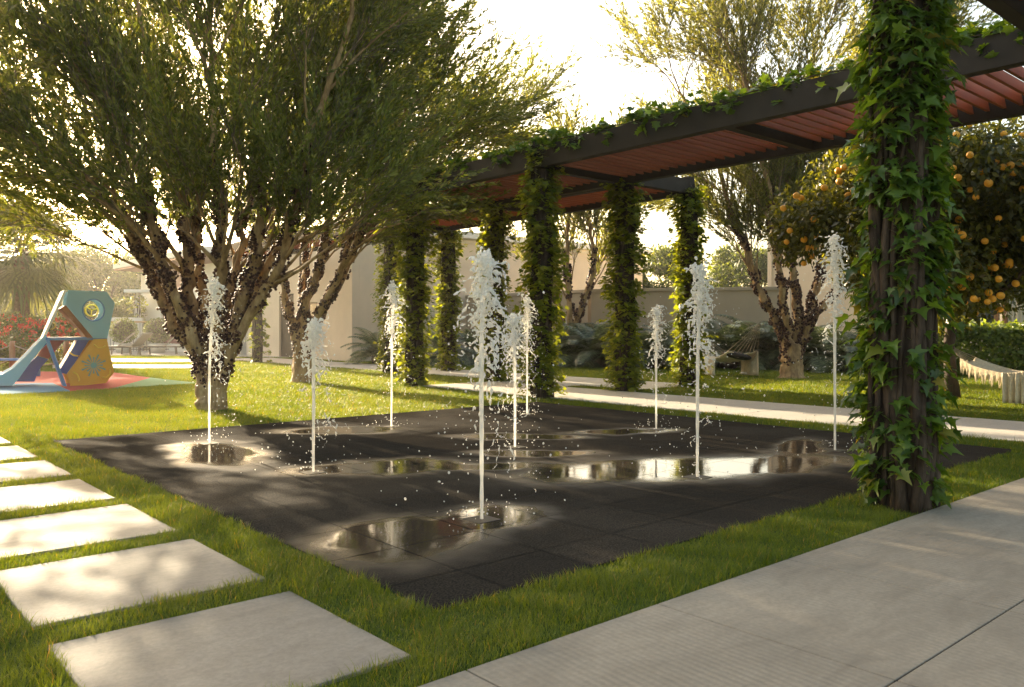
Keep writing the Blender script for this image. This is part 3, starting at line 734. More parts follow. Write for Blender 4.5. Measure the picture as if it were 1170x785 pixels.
fruit_tree(px(648,414,d)[:2], .9, .22, [
    L(d, [(648,385),(638,350),(632,310),(625,265),(612,215)], .15, .05, .6),
    L(d, [(649,384),(650,345),(648,300),(650,255),(655,205)], .14, .05, -.6),
    L(d, [(651,385),(664,352),(676,318),(690,285),(712,245)], .13, .05, .4),
    L(d, [(650,385),(668,340),(680,300),(672,250),(685,210)], .12, .05, -1.0)],
    'hazy fruit tree in the background between two pergola posts, before the garden wall', 104, zmin=2.6, n1=8, n2=7, n3=6, nl=18, nb=1500, L1=1.5, L2=1.1, L3=.7, leaf=(.12,.2), leafw=.3, mat=M['jab_leaf_far'], brad=(.03,.045))

fruit_tree((-.9,12.6), .8, .2, [([np.array(p, float)-np.array([.7,0,0]) for p in pts], .12, .035) for pts in (  # extra tree, trunk out of view, added to shade the near stepping stones
    [(-.2,12.6,.75),(.1,12.7,1.5),(.7,12.9,2.5),(1.5,13.0,3.6)], [(-.2,12.6,.75),(.0,12.3,1.6),(.4,11.9,2.8),(1.0,11.6,3.9)],
    [(-.2,12.6,.75),(-.4,12.9,1.7),(-.6,13.4,3.0),(-.6,13.8,4.2)], [(-.2,12.6,.75),(-.5,12.4,1.6),(-1.2,12.1,2.8),(-1.9,11.9,3.9)], [(-.2,12.6,.75),(.0,12.9,1.6),(.4,13.6,2.7),(.9,14.4,3.7)], [(-.2,12.6,.75),(-.1,12.5,1.9),(.1,12.4,3.2),(.2,12.4,4.6)])],
    'fruit tree added outside the left edge, shading the stepping stones', 105, n1=9, n2=8, n3=6, nl=20, nb=1500, L1=1.3, L2=1.0, L3=.7, leaf=(.08,.14), leafw=.3, zmin=2.6)

# orange tree
def orange_tree():
    rng = np.random.default_rng(7); b = np.array([*gp(1087,455), 0.])
    root = empty('orange_tree', tuple(b), 'dark leafy orange tree full of ripe fruit behind the near vine post', 'tree'); random.seed(5)
    m = MB(); tp = [(0,0,-.05),(.02,.02,.4),(-.03,.03,.9),(.04,-.02,1.5)]
    m.tube(tp, [.15,.10,.09,.10], 12, jit=.08)
    lobes = []
    for k in range(84):
        v = nrm(rng.normal(0,1,3)); rr = rng.uniform(.25,1.0)**.75
        lobes.append((np.array([-.1,.2,2.95]) + v*np.array([2.35,2.45,1.55])*rr, rng.uniform(.45,.75)))
    for c, r in lobes[:14]: m.tube([(.04,-.02,1.4), tuple(.5*c+np.array([0,0,.7])+rng.normal(0,.12,3)), tuple(c)], [.06,.035,.012], 6)
    m.build('trunk', M['dark_bark'], root)
    C, D, N = [], [], []
    for c, r in lobes:
        n = 800; v = nrm(rng.normal(0,1,(n,3))); rad = r*rng.uniform(.35,1.08,(n,1)); C.append(c+v*rad); D.append(v*.5+rng.normal(0,.6,(n,3))+[0,0,-.35]); N.append(v+[0,0,.5]+rng.normal(0,.3,(n,3)))
    C, D, N = map(np.concatenate, (C, D, N)); S = rng.uniform(.09,.15,len(C))
    V, F, r = scatter(LEAF4[0], LEAF4[1], C, D, N, S, rng.random(len(C)), S*.48); link('crown', np_mesh('crown', V, F, rnd=r), M['orange_leaf'], root)
    om = MB(); om.ball((0,0,0), 1, 2, (1,1,.94)); om.add([(-.1,0,.93),(.1,0,.93),(0,.1,.98),(0,-.1,.98)], [(0,3,1,2)]); me = om.mesh('orange'); me.materials.append(M['orange'])
    k = 0; used = {}
    view = -np.array([FW[0], FW[1], 0])
    while k < 98:
        c, r = lobes[rng.integers(len(lobes))]; v = nrm(rng.normal(0,1,3) + view*.9 + [0,0,-.2]); p = c + v*r*rng.uniform(1.1,1.3)
        if p[2] > 4.7 or p[2] < 1.45 or used.get(id(c), 0) >= 5: continue
        sx = proj([p+b])[0][0]
        if sx > 1185 or (990 < sx < 1080 and rng.random() < .93): continue
        hid = False
        for c2, r2 in lobes:                                # not buried behind other clumps of leaves
            q = c2 - p; a = np.dot(q, view)
            if a > .15 and np.linalg.norm(q - view*a) < r2*.85: hid = True; break
        if hid: continue
        used[id(c)] = used.get(id(c), 0) + 1
        o = bpy.data.objects.new('orange', me); COL.objects.link(o); o.parent = root; o.location = p; s = rng.uniform(.046,.064); o.scale = (s,s,s); o.rotation_euler = tuple(rng.uniform(0,1,3)); k += 1
orange_tree()

def bushy_tree(name, base, h, rx, label, seed, n=5000, leaf=(.16,.30), mat='bg_leaf', trunk=True, low=.25, group='trees beyond the garden', cat='tree', ry=None):
    rng = np.random.default_rng(seed); random.seed(seed); root = empty(name, (base[0], base[1], 0), label, cat, group)
    C, D, N = [], [], []; ry = ry or rx; lobes = []
    for k in range(26):
        v = nrm(rng.normal(0,1,3)); lobes.append((np.array([v[0]*rx*.72, v[1]*ry*.72, h*(low + (1-low)*.5) + v[2]*h*(1-low)*.40])*np.array([1,1,1]), rng.uniform(.25,.42)*min(rx,h*.5)))
    for c, r in lobes:
        k = n//26; v = nrm(rng.normal(0,1,(k,3))); C.append(c+v*r*rng.uniform(.55,1.12,(k,1))); D.append(v*.4+rng.normal(0,.7,(k,3))); N.append(v+[0,0,.4])
    C, D, N = map(np.concatenate, (C, D, N)); C[:,2] = np.maximum(C[:,2], .05); S = rng.uniform(*leaf, len(C))
    V, F, r = scatter(LEAF4[0], LEAF4[1], C, D, N, S, rng.random(len(C)), S*.55); link('crown', np_mesh('crown', V, F, rnd=r), M[mat], root)
    if trunk:
        m = MB(); m.tube([(0,0,-.1),(.05,0,h*.2),(0,.05,h*.45)], [.04*h,.03*h,.02*h], 9, jit=.08)
        for c, r in lobes[:10]: m.tube([(0,.05,h*.3), tuple(c*.55+np.array([0,0,h*.15])), tuple(c)], [.011*h,.006*h,.002*h], 6)
        m.build('trunk', M['dark_bark'], root)
    return root
def at(x, d): return px(x, 375, d)[:2]
bushy_tree('broadleaf_tree', at(45,62), 7.0, 3.8, 'broad hazy tree on the skyline behind the palm', 201, 15000, (.18,.34))
bushy_tree('broadleaf_tree', at(118,58), 6.7, 3.6, 'rounded hazy tree on the skyline above the climbing frame', 202, 15000, (.18,.34))
bushy_tree('broadleaf_tree', at(168,64), 6.4, 3.4, 'hazy tree on the skyline just left of the large fruit tree', 203, 15000, (.18,.34))
bushy_tree('broadleaf_tree', at(-30,56), 6.8, 4.0, 'hazy skyline tree at the left edge of the view', 204, 15000, (.18,.34))
bushy_tree('broadleaf_tree', at(222,66), 6.0, 3.4, 'hazy skyline tree seen through the large tree trunks', 208, 15000, (.18,.34))
bushy_tree('broadleaf_tree', at(752,48), 5.6, 3.0, 'bushy tree above the garden wall, left of the far post', 205, 15000, (.18,.34))
bushy_tree('broadleaf_tree', at(862,50), 5.9, 3.6, 'bushy tree above the garden wall beside the right house', 206, 15000, (.18,.34))
bushy_tree('broadleaf_tree', at(700,52), 4.9, 2.6, 'low bushy tree above the garden wall, left of the others there', 207, 15000, (.18,.34))
bushy_tree('shrub', at(100,45), 3.4, 2.2, 'dark green shrub mass behind the climbing frame', 209, 9000, (.14,.25), trunk=False, low=.05, group='shrubs behind the playground', cat='shrub')
bushy_tree('shrub', at(150,46), 3.1, 2.4, 'dark green shrub mass behind the small garden arch', 210, 9000, (.14,.25), trunk=False, low=.05, group='shrubs behind the playground', cat='shrub')
bushy_tree('shrub', at(205,48), 3.0, 2.6, 'dark green shrub mass behind the large fruit tree', 211, 9000, (.14,.25), trunk=False, low=.05, group='shrubs behind the playground', cat='shrub')

# flowering bushes
def flower_bush(x, d, h, rx, label, seed):
    root = bushy_tree('flowering_bush', at(x, d), h, rx, label, seed, 3800, (.07,.13), 'orange_leaf', False, .02, 'red flowering bushes', 'bush')
    rng = np.random.default_rng(seed+1); n = 46; C, D, N = [], [], []
    for k in range(n):
        v = nrm(rng.normal(0,1,3)-np.array([FW[0],FW[1],0])*.6); v[2] = abs(v[2])*.9 - .25
        c = np.array([v[0]*rx*.95, v[1]*rx*.95, h*.55+v[2]*h*.55]); c[2] = max(.2, c[2])
        for j in range(20):
            C.append(c + rng.normal(0,.035,3)); D.append(v+rng.normal(0,.7,3)); N.append(v+rng.normal(0,.5,3))
    C, D, N = map(np.array, (C, D, N)); S = rng.uniform(.05,.08,len(C)); V, F, r = scatter(LEAF4[0], LEAF4[1], C, D, N, S, None, S*.8)
    link('flowers', np_mesh('flowers', V, F, rnd=r), M['flower'], root)
flower_bush(-18, 25, 1.75, 1.3, 'red flowering bush at the far left edge of the view', 301)
flower_bush(22, 25.5, 1.7, 1.25, 'red flowering bush in front of the palm trunk', 302)
flower_bush(60, 26.5, 1.6, 1.1, 'red flowering bush just left of the climbing frame', 303)

# fan palm
def palm():
    rng = np.random.default_rng(55); b = at(24, 29); root = empty('palm_tree', (b[0], b[1], 0), 'shaggy fan palm behind the red flowers on the left', 'tree'); random.seed(3)
    m = MB(); m.tube([(0,0,-.1),(.03,0,.6),(0,.03,1.3),(0,0,2.4),(0,0,4.0)], [.30,.26,.25,.27,.2], 14, jit=.1)
    m.build('trunk', m_bark('palm_bark', (.10,.06,.04), (.18,.10,.06), (.26,.16,.10), 9, 1.5), root)
    Vs, Q, b0 = [], [], 0; R_ = []
    pm = MB()
    for k in range(66):
        az = rng.uniform(0, 2*np.pi); el = rng.uniform(-.95, 1.35); o = np.array([math.cos(az)*math.cos(el), math.sin(az)*math.cos(el), math.sin(el)])
        pl = rng.uniform(.9,1.45); hub = np.array([0,0,3.9]) + o*pl + np.array([0,0,-.12*(1-max(el,0))])
        pm.tube([(0,0,3.85), tuple(np.array([0,0,3.92])+o*pl*.5), tuple(hub)], [.022,.016,.012], 5)
        side = nrm(np.cross(o, [0,0,1])); up = np.cross(side, o); tone = rng.random()
        for j in range(21):
            a = (j/20-.5)*2*1.75; d = o*math.cos(a) + side*math.sin(a); Lf = rng.uniform(1.3,1.7)*(1-.22*abs(a)/1.75); w = .032
            p0 = hub; p1 = hub + d*Lf*.5 + up*.05; p2 = hub + d*Lf*.82 + np.array([0,0,-.10*Lf]); p3 = hub + d*Lf*1.02 + np.array([0,0,-.38*Lf*rng.uniform(.4,1.2)])
            wv = nrm(np.cross(d, up))*w
            Vs += [p0-wv*.3, p0+wv*.3, p1+wv, p1-wv, p2+wv*.8, p2-wv*.8, p3+wv*.12, p3-wv*.12]; Q += [[b0,b0+1,b0+2,b0+3],[b0+3,b0+2,b0+4,b0+5],[b0+5,b0+4,b0+6,b0+7]]; b0 += 8; R_ += [np.clip(.7*tone+.3*rng.random(),0,1)]*3
    link('fronds', np_mesh('fronds', np.array(Vs), [np.array(Q)], rnd=np.array(R_)), M['palm_leaf'], root); pm.build('petioles', M['palm_leaf'], root)
palm()

# cycads along the garden wall
def cycad_mesh(seed, nf=24):
    rng = np.random.default_rng(seed); Vs, Q, b0, R_ = [], [], 0, []
    for k in range(nf):
        az = rng.uniform(0, 2*np.pi); el = rng.uniform(.25,1.45); Lf = rng.uniform(1.0,1.45); pts = []; d = np.array([math.cos(az)*math.cos(el), math.sin(az)*math.cos(el), math.sin(el)]); p = np.array([0,0,.22]); tone = rng.random()
        for i in range(17):
            pts.append(p.copy()); p = p + d*Lf/16; d = nrm(d + np.array([math.cos(az)*.03, math.sin(az)*.03, -.115]))
        for i in range(1, 17):
            dd = nrm(pts[i]-pts[i-1]); s = nrm(np.cross(dd, [0,0,1])); ll = .26*math.sin(math.pi*(i/17)**.75)+.05
            for sg in (-1,1):
                for q in (0,.5):
                    c = pts[i-1]*(1-q)+pts[i]*q; e = c + s*sg*ll + dd*ll*.45 + np.array([0,0,-.28*ll]); wv = dd*.016
                    mid = (c+e)/2 + np.array([0,0,.03])
                    Vs += [c-wv*.5, c+wv*.5, mid+wv, e, mid-wv]; Q += [[b0,b0+1,b0+2,b0+4],[b0+4,b0+2,b0+3,b0+3]]; b0 += 5; R_ += [np.clip(.7*tone+.3*rng.random(),0,1)]
        for i in range(16):
            s = nrm(np.cross(pts[i+1]-pts[i], [0,0,1]))*.010; Vs += [pts[i]-s, pts[i]+s, pts[i+1]+s, pts[i+1]-s]; Q += [[b0,b0+1,b0+2,b0+3]]; b0 += 4; R_ += [.9]
    quads = np.array([q for q in Q if len(set(q)) == 4]); tris = np.array([q[:3] for q in Q if len(set(q)) == 3])
    rq = RNG.random(len(quads)); rt = RNG.random(len(tris))
    return np_mesh('fronds', np.array(Vs), [quads, tris], rnd=np.concatenate([rq, rt]))
CYM = [cycad_mesh(s) for s in (401,402,403)]
for me in CYM: me.materials.append(M['cycad'])
stub = MB(); stub.ball((0,0,.14), .2, 2, (1,1,1)); STUB = stub.mesh('stem'); STUB.materials.append(M['dark_bark'])
CY = [(432,27.6,.95,'at the corner of the cream house wall'),(508,26.5,.95,'right of the roof-end vine post, by the house wall'),(545,27.5,1.05,'in the gap behind the tallest jet'),
      (655,25.5,1.1,'just right of the vine post behind the tallest jet'),(683,25,1.15,'between the background fruit tree and the yellow-green vine post'),(690,27,1.1,'behind the row, left of the yellow-green vine post'),
      (742,24.5,1.15,'just right of the yellow-green vine post'),(772,25.5,1.05,'behind the second tallest jet'),(832,24.2,1.2,'right behind the hammock sling'),
      (868,24.8,1.25,'behind the hammock ropes beside the right fruit tree'),(930,23.2,1.15,'just right of the fruit tree that holds the hammock'),(968,22.6,1.1,'behind the rightmost jet'),(1002,22.4,1.15,'half hidden by the near vine post'),
      (600,27,1.1,'mostly hidden behind the vine post by the tallest jet'),(715,26.2,1.1,'directly behind the yellow-green vine post'),(800,25.6,1.1,'in the shade left of the hammock, behind the far vine post'),(900,24.6,1.15,'directly behind the trunk of the fruit tree that holds the hammock'),(630,26.2,1.05,'in the shade of the vine post behind the tallest jet')]
for k, (x, d, s, w) in enumerate(CY):
    b = at(x, d); root = empty('cycad', (b[0], b[1], 0), 'dark silvery fern-like cycad ' + w, 'plant', 'cycads along the garden wall', rz=k*1.3)
    for nm, me in (('fronds', CYM[k%3]), ('stem', STUB)):
        o = bpy.data.objects.new(nm, me); COL.objects.link(o); o.parent = root
    root.scale = (s*1.25, s*1.25, s*1.25)
# hedge at right
def hedge():
    a, b = at(1070, 21.3), at(1330, 18.5); root = empty('hedge', (a[0], a[1], 0), 'clipped bright green hedge below the window at right', 'hedge')
    rng = np.random.default_rng(77); n = 15000; u = nrm(np.array([b[0]-a[0], b[1]-a[1]])); Lh = np.hypot(*(b-a)); s = np.array([u[1], -u[0]])
    t = rng.uniform(0, Lh, n); face = rng.random(n); y = np.where(face < .6, rng.uniform(.62,.78,n)*np.where(rng.random(n)<.7,1,-1), rng.uniform(-.75,.75,n)); z = np.where(face < .6, rng.uniform(.03,1.2,n), rng.uniform(1.08,1.26,n))
    z = z + .07*np.sin(t*3.1)*np.sin(t*1.3) + rng.normal(0,.03,n)
    C = np.stack([u[0]*t+s[0]*y, u[1]*t+s[1]*y, np.maximum(z,.03)], 1) + rng.normal(0,.05,(n,3)); D = rng.normal(0,1,(n,3)) + [0,0,.2]; N = np.stack([s[0]*np.sign(y), s[1]*np.sign(y), np.full(n,.9)], 1)+rng.normal(0,.4,(n,3))
    S = rng.uniform(.09,.165,n); V, F, r = scatter(LEAF4[0], LEAF4[1], C, D, N, S, None, S*.6); link('foliage', np_mesh('foliage', V, F, rnd=r), M['hedge_leaf'], root)
    m = MB()
    for k in range(int(Lh/.35)):
        q = u*k*.35; m.tube([(q[0],q[1],-.02),(q[0]+rng.normal(0,.1),q[1]+rng.normal(0,.1),.6),(q[0]+rng.normal(0,.2),q[1]+rng.normal(0,.2),1.0)], [.02,.014,.006], 5)
    m.build('stems', M['dark_bark'], root)
hedge()

# ------------------------------------------------------------------ buildings and walls
def house():
    root = empty('house', (15,26,0), 'cream rendered flat-roofed house behind the fruit trees', 'house')
    Lo = lambda m, n, mat, p=root, bv=0.0: m.build(n, mat, p, bv)
    # walls around openings; local origin at the near corner of the house
    H = 4.75
    m = MB(); m.box(0,.3,0,2.6,0,H); m.box(0,.3,3.5,4.6,0,H); m.box(0,.3,2.6,3.5,0,.9); m.box(0,.3,2.6,3.5,2.2,H); m.box(.303,16,0,.3,0,H); m.box(.303,15.7,8.9,9.2,0,H); m.box(15.7,16,.303,9.2,0,H); m.box(0,.3,5.9,9.2,0,H); m.box(0,.3,4.6,5.9,2.6,H)
    Lo(m, 'wall', M['house'])
    m = MB(); m.box(-.45,16.3,-.35,9.5,H+.003,H+.26); Lo(m, 'roof', M['house_white'], bv=.02)
    m = MB(); m.box(-.03,.0,-.03,9.2,H-.16,H-.002); m.box(.002,16,-.03,.0,H-.16,H-.002); Lo(m, 'cornice', M['house_white'])
    w = Lo(MB().box(.05,.12,2.62,3.48,.92,.98).box(.05,.12,2.62,3.48,2.12,2.18).box(.05,.12,2.62,2.68,.983,2.117).box(.05,.12,3.42,3.48,.983,2.117), 'window', M['bronze']); Lo(MB().box(.08,.09,2.683,3.417,.983,2.117), 'pane', M['glass'], w)
    dr = Lo(MB().box(.08,.14,4.62,5.88,.03,2.58), 'door', M['steel_dark'], bv=.006); Lo(MB().box(.04,.078,4.75,4.80,.9,1.3), 'handle', M['steel'], dr)
house()
def wing():
    # the lower porch of the house further left, in the sun
    root = empty('house_porch', (14.4,36,0), 'white porch wing with maroon panel and deep eaves behind the large fruit tree', 'building')
    m = MB(); m.box(0,.3,0,4.2,2.2,4.2); m.box(0,.3,0,.5,0,2.2); m.box(0,.3,3.7,4.2,0,2.2); m.box(0,.3,4.2,8.6,0,.4); m.box(.303,8,0,.3,0,4.2); m.box(0,.3,8.6,12,0,4.2); m.box(.303,8,11.7,12,0,4.2); m.build('wall', M['house_white'], root)
    MB().box(-1.3,8.4,-.6,12.6,4.45,4.75).build('roof', M['house_white'], root, .02)
    MB().box(-1.25,8.3,-.55,12.5,4.36,4.446).build('soffit', M['soffit'], root)
    MB().box(.1,.2,4.22,8.58,.42,4.2).build('panel', M['door_red'], root)
    w = MB().box(.1,.16,.52,3.68,.02,.1).box(.1,.16,.52,3.68,2.1,2.18).box(.1,.16,.52,.6,.103,2.097).box(.1,.16,3.6,3.68,.103,2.097).box(.1,.16,2.06,2.14,.103,2.097).build('window', M['bronze'], root); MB().box(.12,.13,.603,3.597,.103,2.097).build('pane', M['glass'], w)
wing()
def right_house():
    root = empty('house', (27,2,0), 'beige house with timber-framed window behind the orange tree', 'house'); H = 6.2
    m = MB(); wy = 5.05; m.box(0,.3,8.0,14.6,0,H); m.box(0,.3,0,8.0,0,.85); m.box(0,.3,0,8.0,2.75,H); m.box(0,.3,-8,0,0,H); m.box(.303,10,14.3,14.6,0,H); m.box(.303,10,-8,-7.7,0,H); m.build('wall', M['house'], root)
    MB().box(-.06,-.003,13.75,13.95,0,H).box(-.06,-.003,14.5,14.66,0,H).build('pilaster', M['house'], root)
    MB().box(-.5,10.4,-8.4,15,H+.003,H+.3).build('roof', M['house_white'], root, .02)
    for a, b in ((6.98,7.9),(4.6,6.88),(2.6,4.4),(.6,2.5)):
        f = MB().box(.04,.14,a,b,.86,1.0).box(.04,.14,a,b,2.6,2.74).box(.04,.14,a,a+.13,1.003,2.597).box(.04,.14,b-.13,b,1.003,2.597).build('window', M['frame_wood'], root, .006)
        MB().box(.08,.09,a+.133,b-.133,1.003,2.597).build('pane', M['glass'], f)
    for a, b in ((7.92,7.98),(4.41,4.58),(.1,.58)): MB().box(.06,.12,a,b,.86,2.74).build('mullion', M['frame_wood'], root)
    n = 40
    for s, (a, b) in enumerate(((5.4,6.74),(2.75,3.3))):
        m = MB()
        vs = [(.055+.02*math.sin(i*1.9), a+(b-a)*i/n, z) for z in (1.01,2.59) for i in range(n+1)]
        m.add(vs, [(i,i+1,n+2+i,n+1+i) for i in range(n)], smooth=True)
        m.build('curtain', M['curtain'], root)
right_house()
def wall_run(name, p, q, h, th, label, grooves=0):
    p = np.array(p); q = np.array(q); u = nrm(q-p); Lw = np.hypot(*(q-p)); ang = math.atan2(u[1], u[0])
    root = empty(name, (p[0], p[1], 0), label, 'wall', rz=ang); m = MB()
    if grooves:
        z = 0
        for k in range(grooves): m.box(0, Lw, -th/2, th/2, z, z+h/grooves-.03); m.box(0, Lw, -th/2+.02, th/2-.02, z+h/grooves-.03, z+h/grooves); z += h/grooves
    else:
        n = max(1, int(Lw/2.4))
        for k in range(n): m.box(k*Lw/n+.006, (k+1)*Lw/n-.006, -th/2, th/2, 0, h)
        m.box(0, Lw, -th/2+.015, th/2-.015, 0, h-.01)
    m.build('wall_face', M['wall'], root); MB().box(-.02, Lw+.02, -th/2-.05, th/2+.05, h+.002, h+.11).build('coping', M['wall'], root, .01)
W0, W1 = px(676,331,27.7)[:2], px(890,328,26.0)[:2]
wall_run('garden_wall', W0, W1, 2.40, .24, 'plain taupe rendered garden wall behind the hammock')
wall_run('garden_wall', (20.3,19.3), (20.3,25.98), 2.40, .24, 'grooved taupe garden wall joining the cream house', 5)

# ------------------------------------------------------------------ water jets
def jet(x, y, H, label, seed, lean=0.0, spread=1.0, froth=.5):
    rng = np.random.default_rng(seed); root = empty('water_jet', (x, y, .012), label, 'water jet', 'fountain jets on the dark paving')
    m = MB(); m.box(-.085,.085,-.085,.085,.0005,.0025); m.build('nozzle_plate', M['steel'], root)
    z0 = H*(1-froth); bm = MB()
    lx = RT*lean
    def pos(z):                                   # the rising stream, bending a little near its top
        t = max(0, (z-z0*.8)/H); return np.array([lx[0]*t*t*.3, lx[1]*t*t*.3, z])
    zs = np.arange(0, H*.93, .035); w = np.cumsum(rng.normal(0,.0011,(len(zs),2)), 0)*(zs/H)[:,None]
    bm.tube([tuple(pos(z)+np.array([w[i][0], w[i][1], 0])) for i, z in enumerate(zs)], [(.0115 + .006*(z/H))*(1+.07*math.sin(z*31+seed)+rng.normal(0,.04+.10*(z>z0))) for z in zs], 8)
    balls = []
    # the head: the slowing stream swells and folds over
    for k in range(int(120*froth*2)):
        t = rng.random()**.8; z = H*(.62+.38*t) if froth > .4 else H*(.8+.2*t); r = .050*spread*math.sin(math.pi*min(1,.25+.75*t)*.9)+.016
        a = rng.uniform(0,2*np.pi); q = r*rng.uniform(.3,1.0); balls.append((pos(z)+np.array([math.cos(a)*q, math.sin(a)*q, 0]), rng.uniform(.006,.0135)))
    for k in range(46): balls.append((pos(H-.045)+rng.normal(0,.024,3)*[1,1,1.5], rng.uniform(.010,.018)))
    drops = []
    def ribbon(p, v, steps, r0, curl, fall):
        """a torn, curling string of water"""
        wob = rng.uniform(0,6); v = nrm(v)
        for i in range(steps):
            p = p + v*.0095; v = nrm(v + rng.normal(0,curl,3) + np.array([0,0,-fall])); balls.append((p.copy(), max(.0036, r0*(1+.45*math.sin(i*.9+wob))*(1-.4*i/steps))))
            if p[2] < .02: break
        return p
    top0 = H*(1-froth)
    for k in range(int(115*spread*(.5+froth))):
        t = rng.random()**.62; z = top0 + (H-top0)*t; rr = (.068*spread)*math.sin(math.pi*(.10+.82*t))**.8*rng.uniform(.15,1.0)*rng.choice([1,1,1,1.7])
        a = rng.uniform(0,2*np.pi); o = np.array([math.cos(a), math.sin(a), 0]); p = pos(z) + o*rr + np.array([lx[0],lx[1],0])*.12*(1-t)
        e = ribbon(p, o*rng.uniform(.1,.9)+np.array([lx[0]*.6,lx[1]*.6,rng.uniform(-.9,.5)]), int(rng.integers(6,22)), rng.uniform(.0055,.0105), .36, .10)
        for q in range(rng.integers(0,3)): drops.append((e+rng.normal(0,.03,3)-[0,0,.03], rng.uniform(.003,.007)))
    for k in range(int(16*spread)):                        # sheets folding over one side lower down
        side = nrm(lx + rng.normal(0,.25,2)) if np.hypot(*lx) > .03 else nrm(rng.normal(0,1,2)); z = H*rng.uniform(.28,.75)
        p = np.array([side[0]*rng.uniform(.05,.17)*spread, side[1]*rng.uniform(.05,.17)*spread, z]); ribbon(p, rng.normal(0,.6,3)+[0,0,-.8], int(rng.integers(8,26)), rng.uniform(.0042,.0072), .42, .12)
    # loose spray, and splashes near the ground
    for k in range(int(190*spread)):
        z = H*rng.uniform(.02,.85)**.9; s = (.08+.20*(1-z/H))*spread; o = rng.normal(0, s, 2)+lx*rng.uniform(0,.35)
        drops.append((np.array([o[0], o[1], max(.01,z)]), rng.choice([.003,.0042,.0055,.008], p=[.4,.35,.18,.07])))
    for k in range(26):
        a = rng.uniform(0,2*np.pi); q = rng.uniform(.02,.3); drops.append((np.array([math.cos(a)*q, math.sin(a)*q, rng.uniform(.006,.13)*(1-q*2)+.006]), rng.uniform(.003,.006)))
    for k in range(12):                                   # torn ribbons
        z = H*rng.uniform(.1,.6); o = rng.normal(0,.13*spread,2)+lx*.3; p = np.array([o[0],o[1],z]); dv = nrm(rng.normal(0,1,3)+[0,0,-.6]); wob = rng.uniform(0,6)
        for i in range(rng.integers(4,12)): p = p + dv*.010; dv = nrm(dv+rng.normal(0,.45,3)); balls.append((p.copy(), rng.uniform(.0036,.0062)))
    for c, r in balls: bm.ball(c, r, 1)
    tmp = bpy.data.objects.new('tmp_water', bm.mesh('tmp_water')); COL.objects.link(tmp)
    rm = tmp.modifiers.new('r', 'REMESH'); rm.mode = 'VOXEL'; rm.voxel_size = .0042; rm.use_smooth_shade = True
    sm = tmp.modifiers.new('s', 'SMOOTH'); sm.factor = .5; sm.iterations = 1
    dg = bpy.context.evaluated_depsgraph_get(); me = bpy.data.meshes.new_from_object(tmp.evaluated_get(dg)); me.name = 'stream'
    old = tmp.data; bpy.data.objects.remove(tmp); bpy.data.meshes.remove(old)
    link('stream', me, M['water'], root)
    C = np.array([c for c, r in drops]); S = np.array([r for c, r in drops]); n = len(C)
    Dv = rng.normal(0,.5,(n,3))+[0,0,1]; V, F, r = scatter(ICO[0]*np.array([1,1.35,1]), ICO[1], C, Dv, np.cross(Dv, rng.normal(0,1,(n,3))), S)
    o = link('droplets', np_mesh('droplets', V, F, smooth=True), M['water'], root); o['kind'] = 'stuff'
JX = (3.21, 5.42, 7.63); JY = (3.98, 6.19, 8.46)
JET = [(0,0,290,.2,1.25,.5,'tallest fountain jet, standing nearest in the middle of the paving'),
       (0,1,367,.05,1.0,.35,'shortest front jet with a wide mushroom head, before the second tree'),
       (0,2,322,.5,.8,.55,'leftmost fountain jet, before the large fruit tree trunk'),
       (1,0,303,.15,1.15,.5,'tall jet in front of the far vine post, with ribbons falling right'),
       (1,1,360,-.1,.95,.4,'short jet at the centre of the paving just right of the tallest'),
       (1,2,324,.1,.8,.5,'jet before the vine post at the left end of the pergola roof'),
       (2,0,270,-.1,1.0,.5,'rightmost fountain jet, in front of the right fruit tree'),
       (2,1,350,.05,.75,.5,'slim jet just right of the yellow-green vine post'),
       (2,2,340,.1,.75,.5,'jet at the back of the paving beside the vine post base')]
for k, (i, j, ytop, lean, spr, fr, lab) in enumerate(JET):
    x, y = JX[i], JY[j]; dd = x*FW[0]+y*FW[1]; jet(x, y, EYE+(375-ytop)/FOC*dd-.012, lab, 500+k, lean, spr, fr)

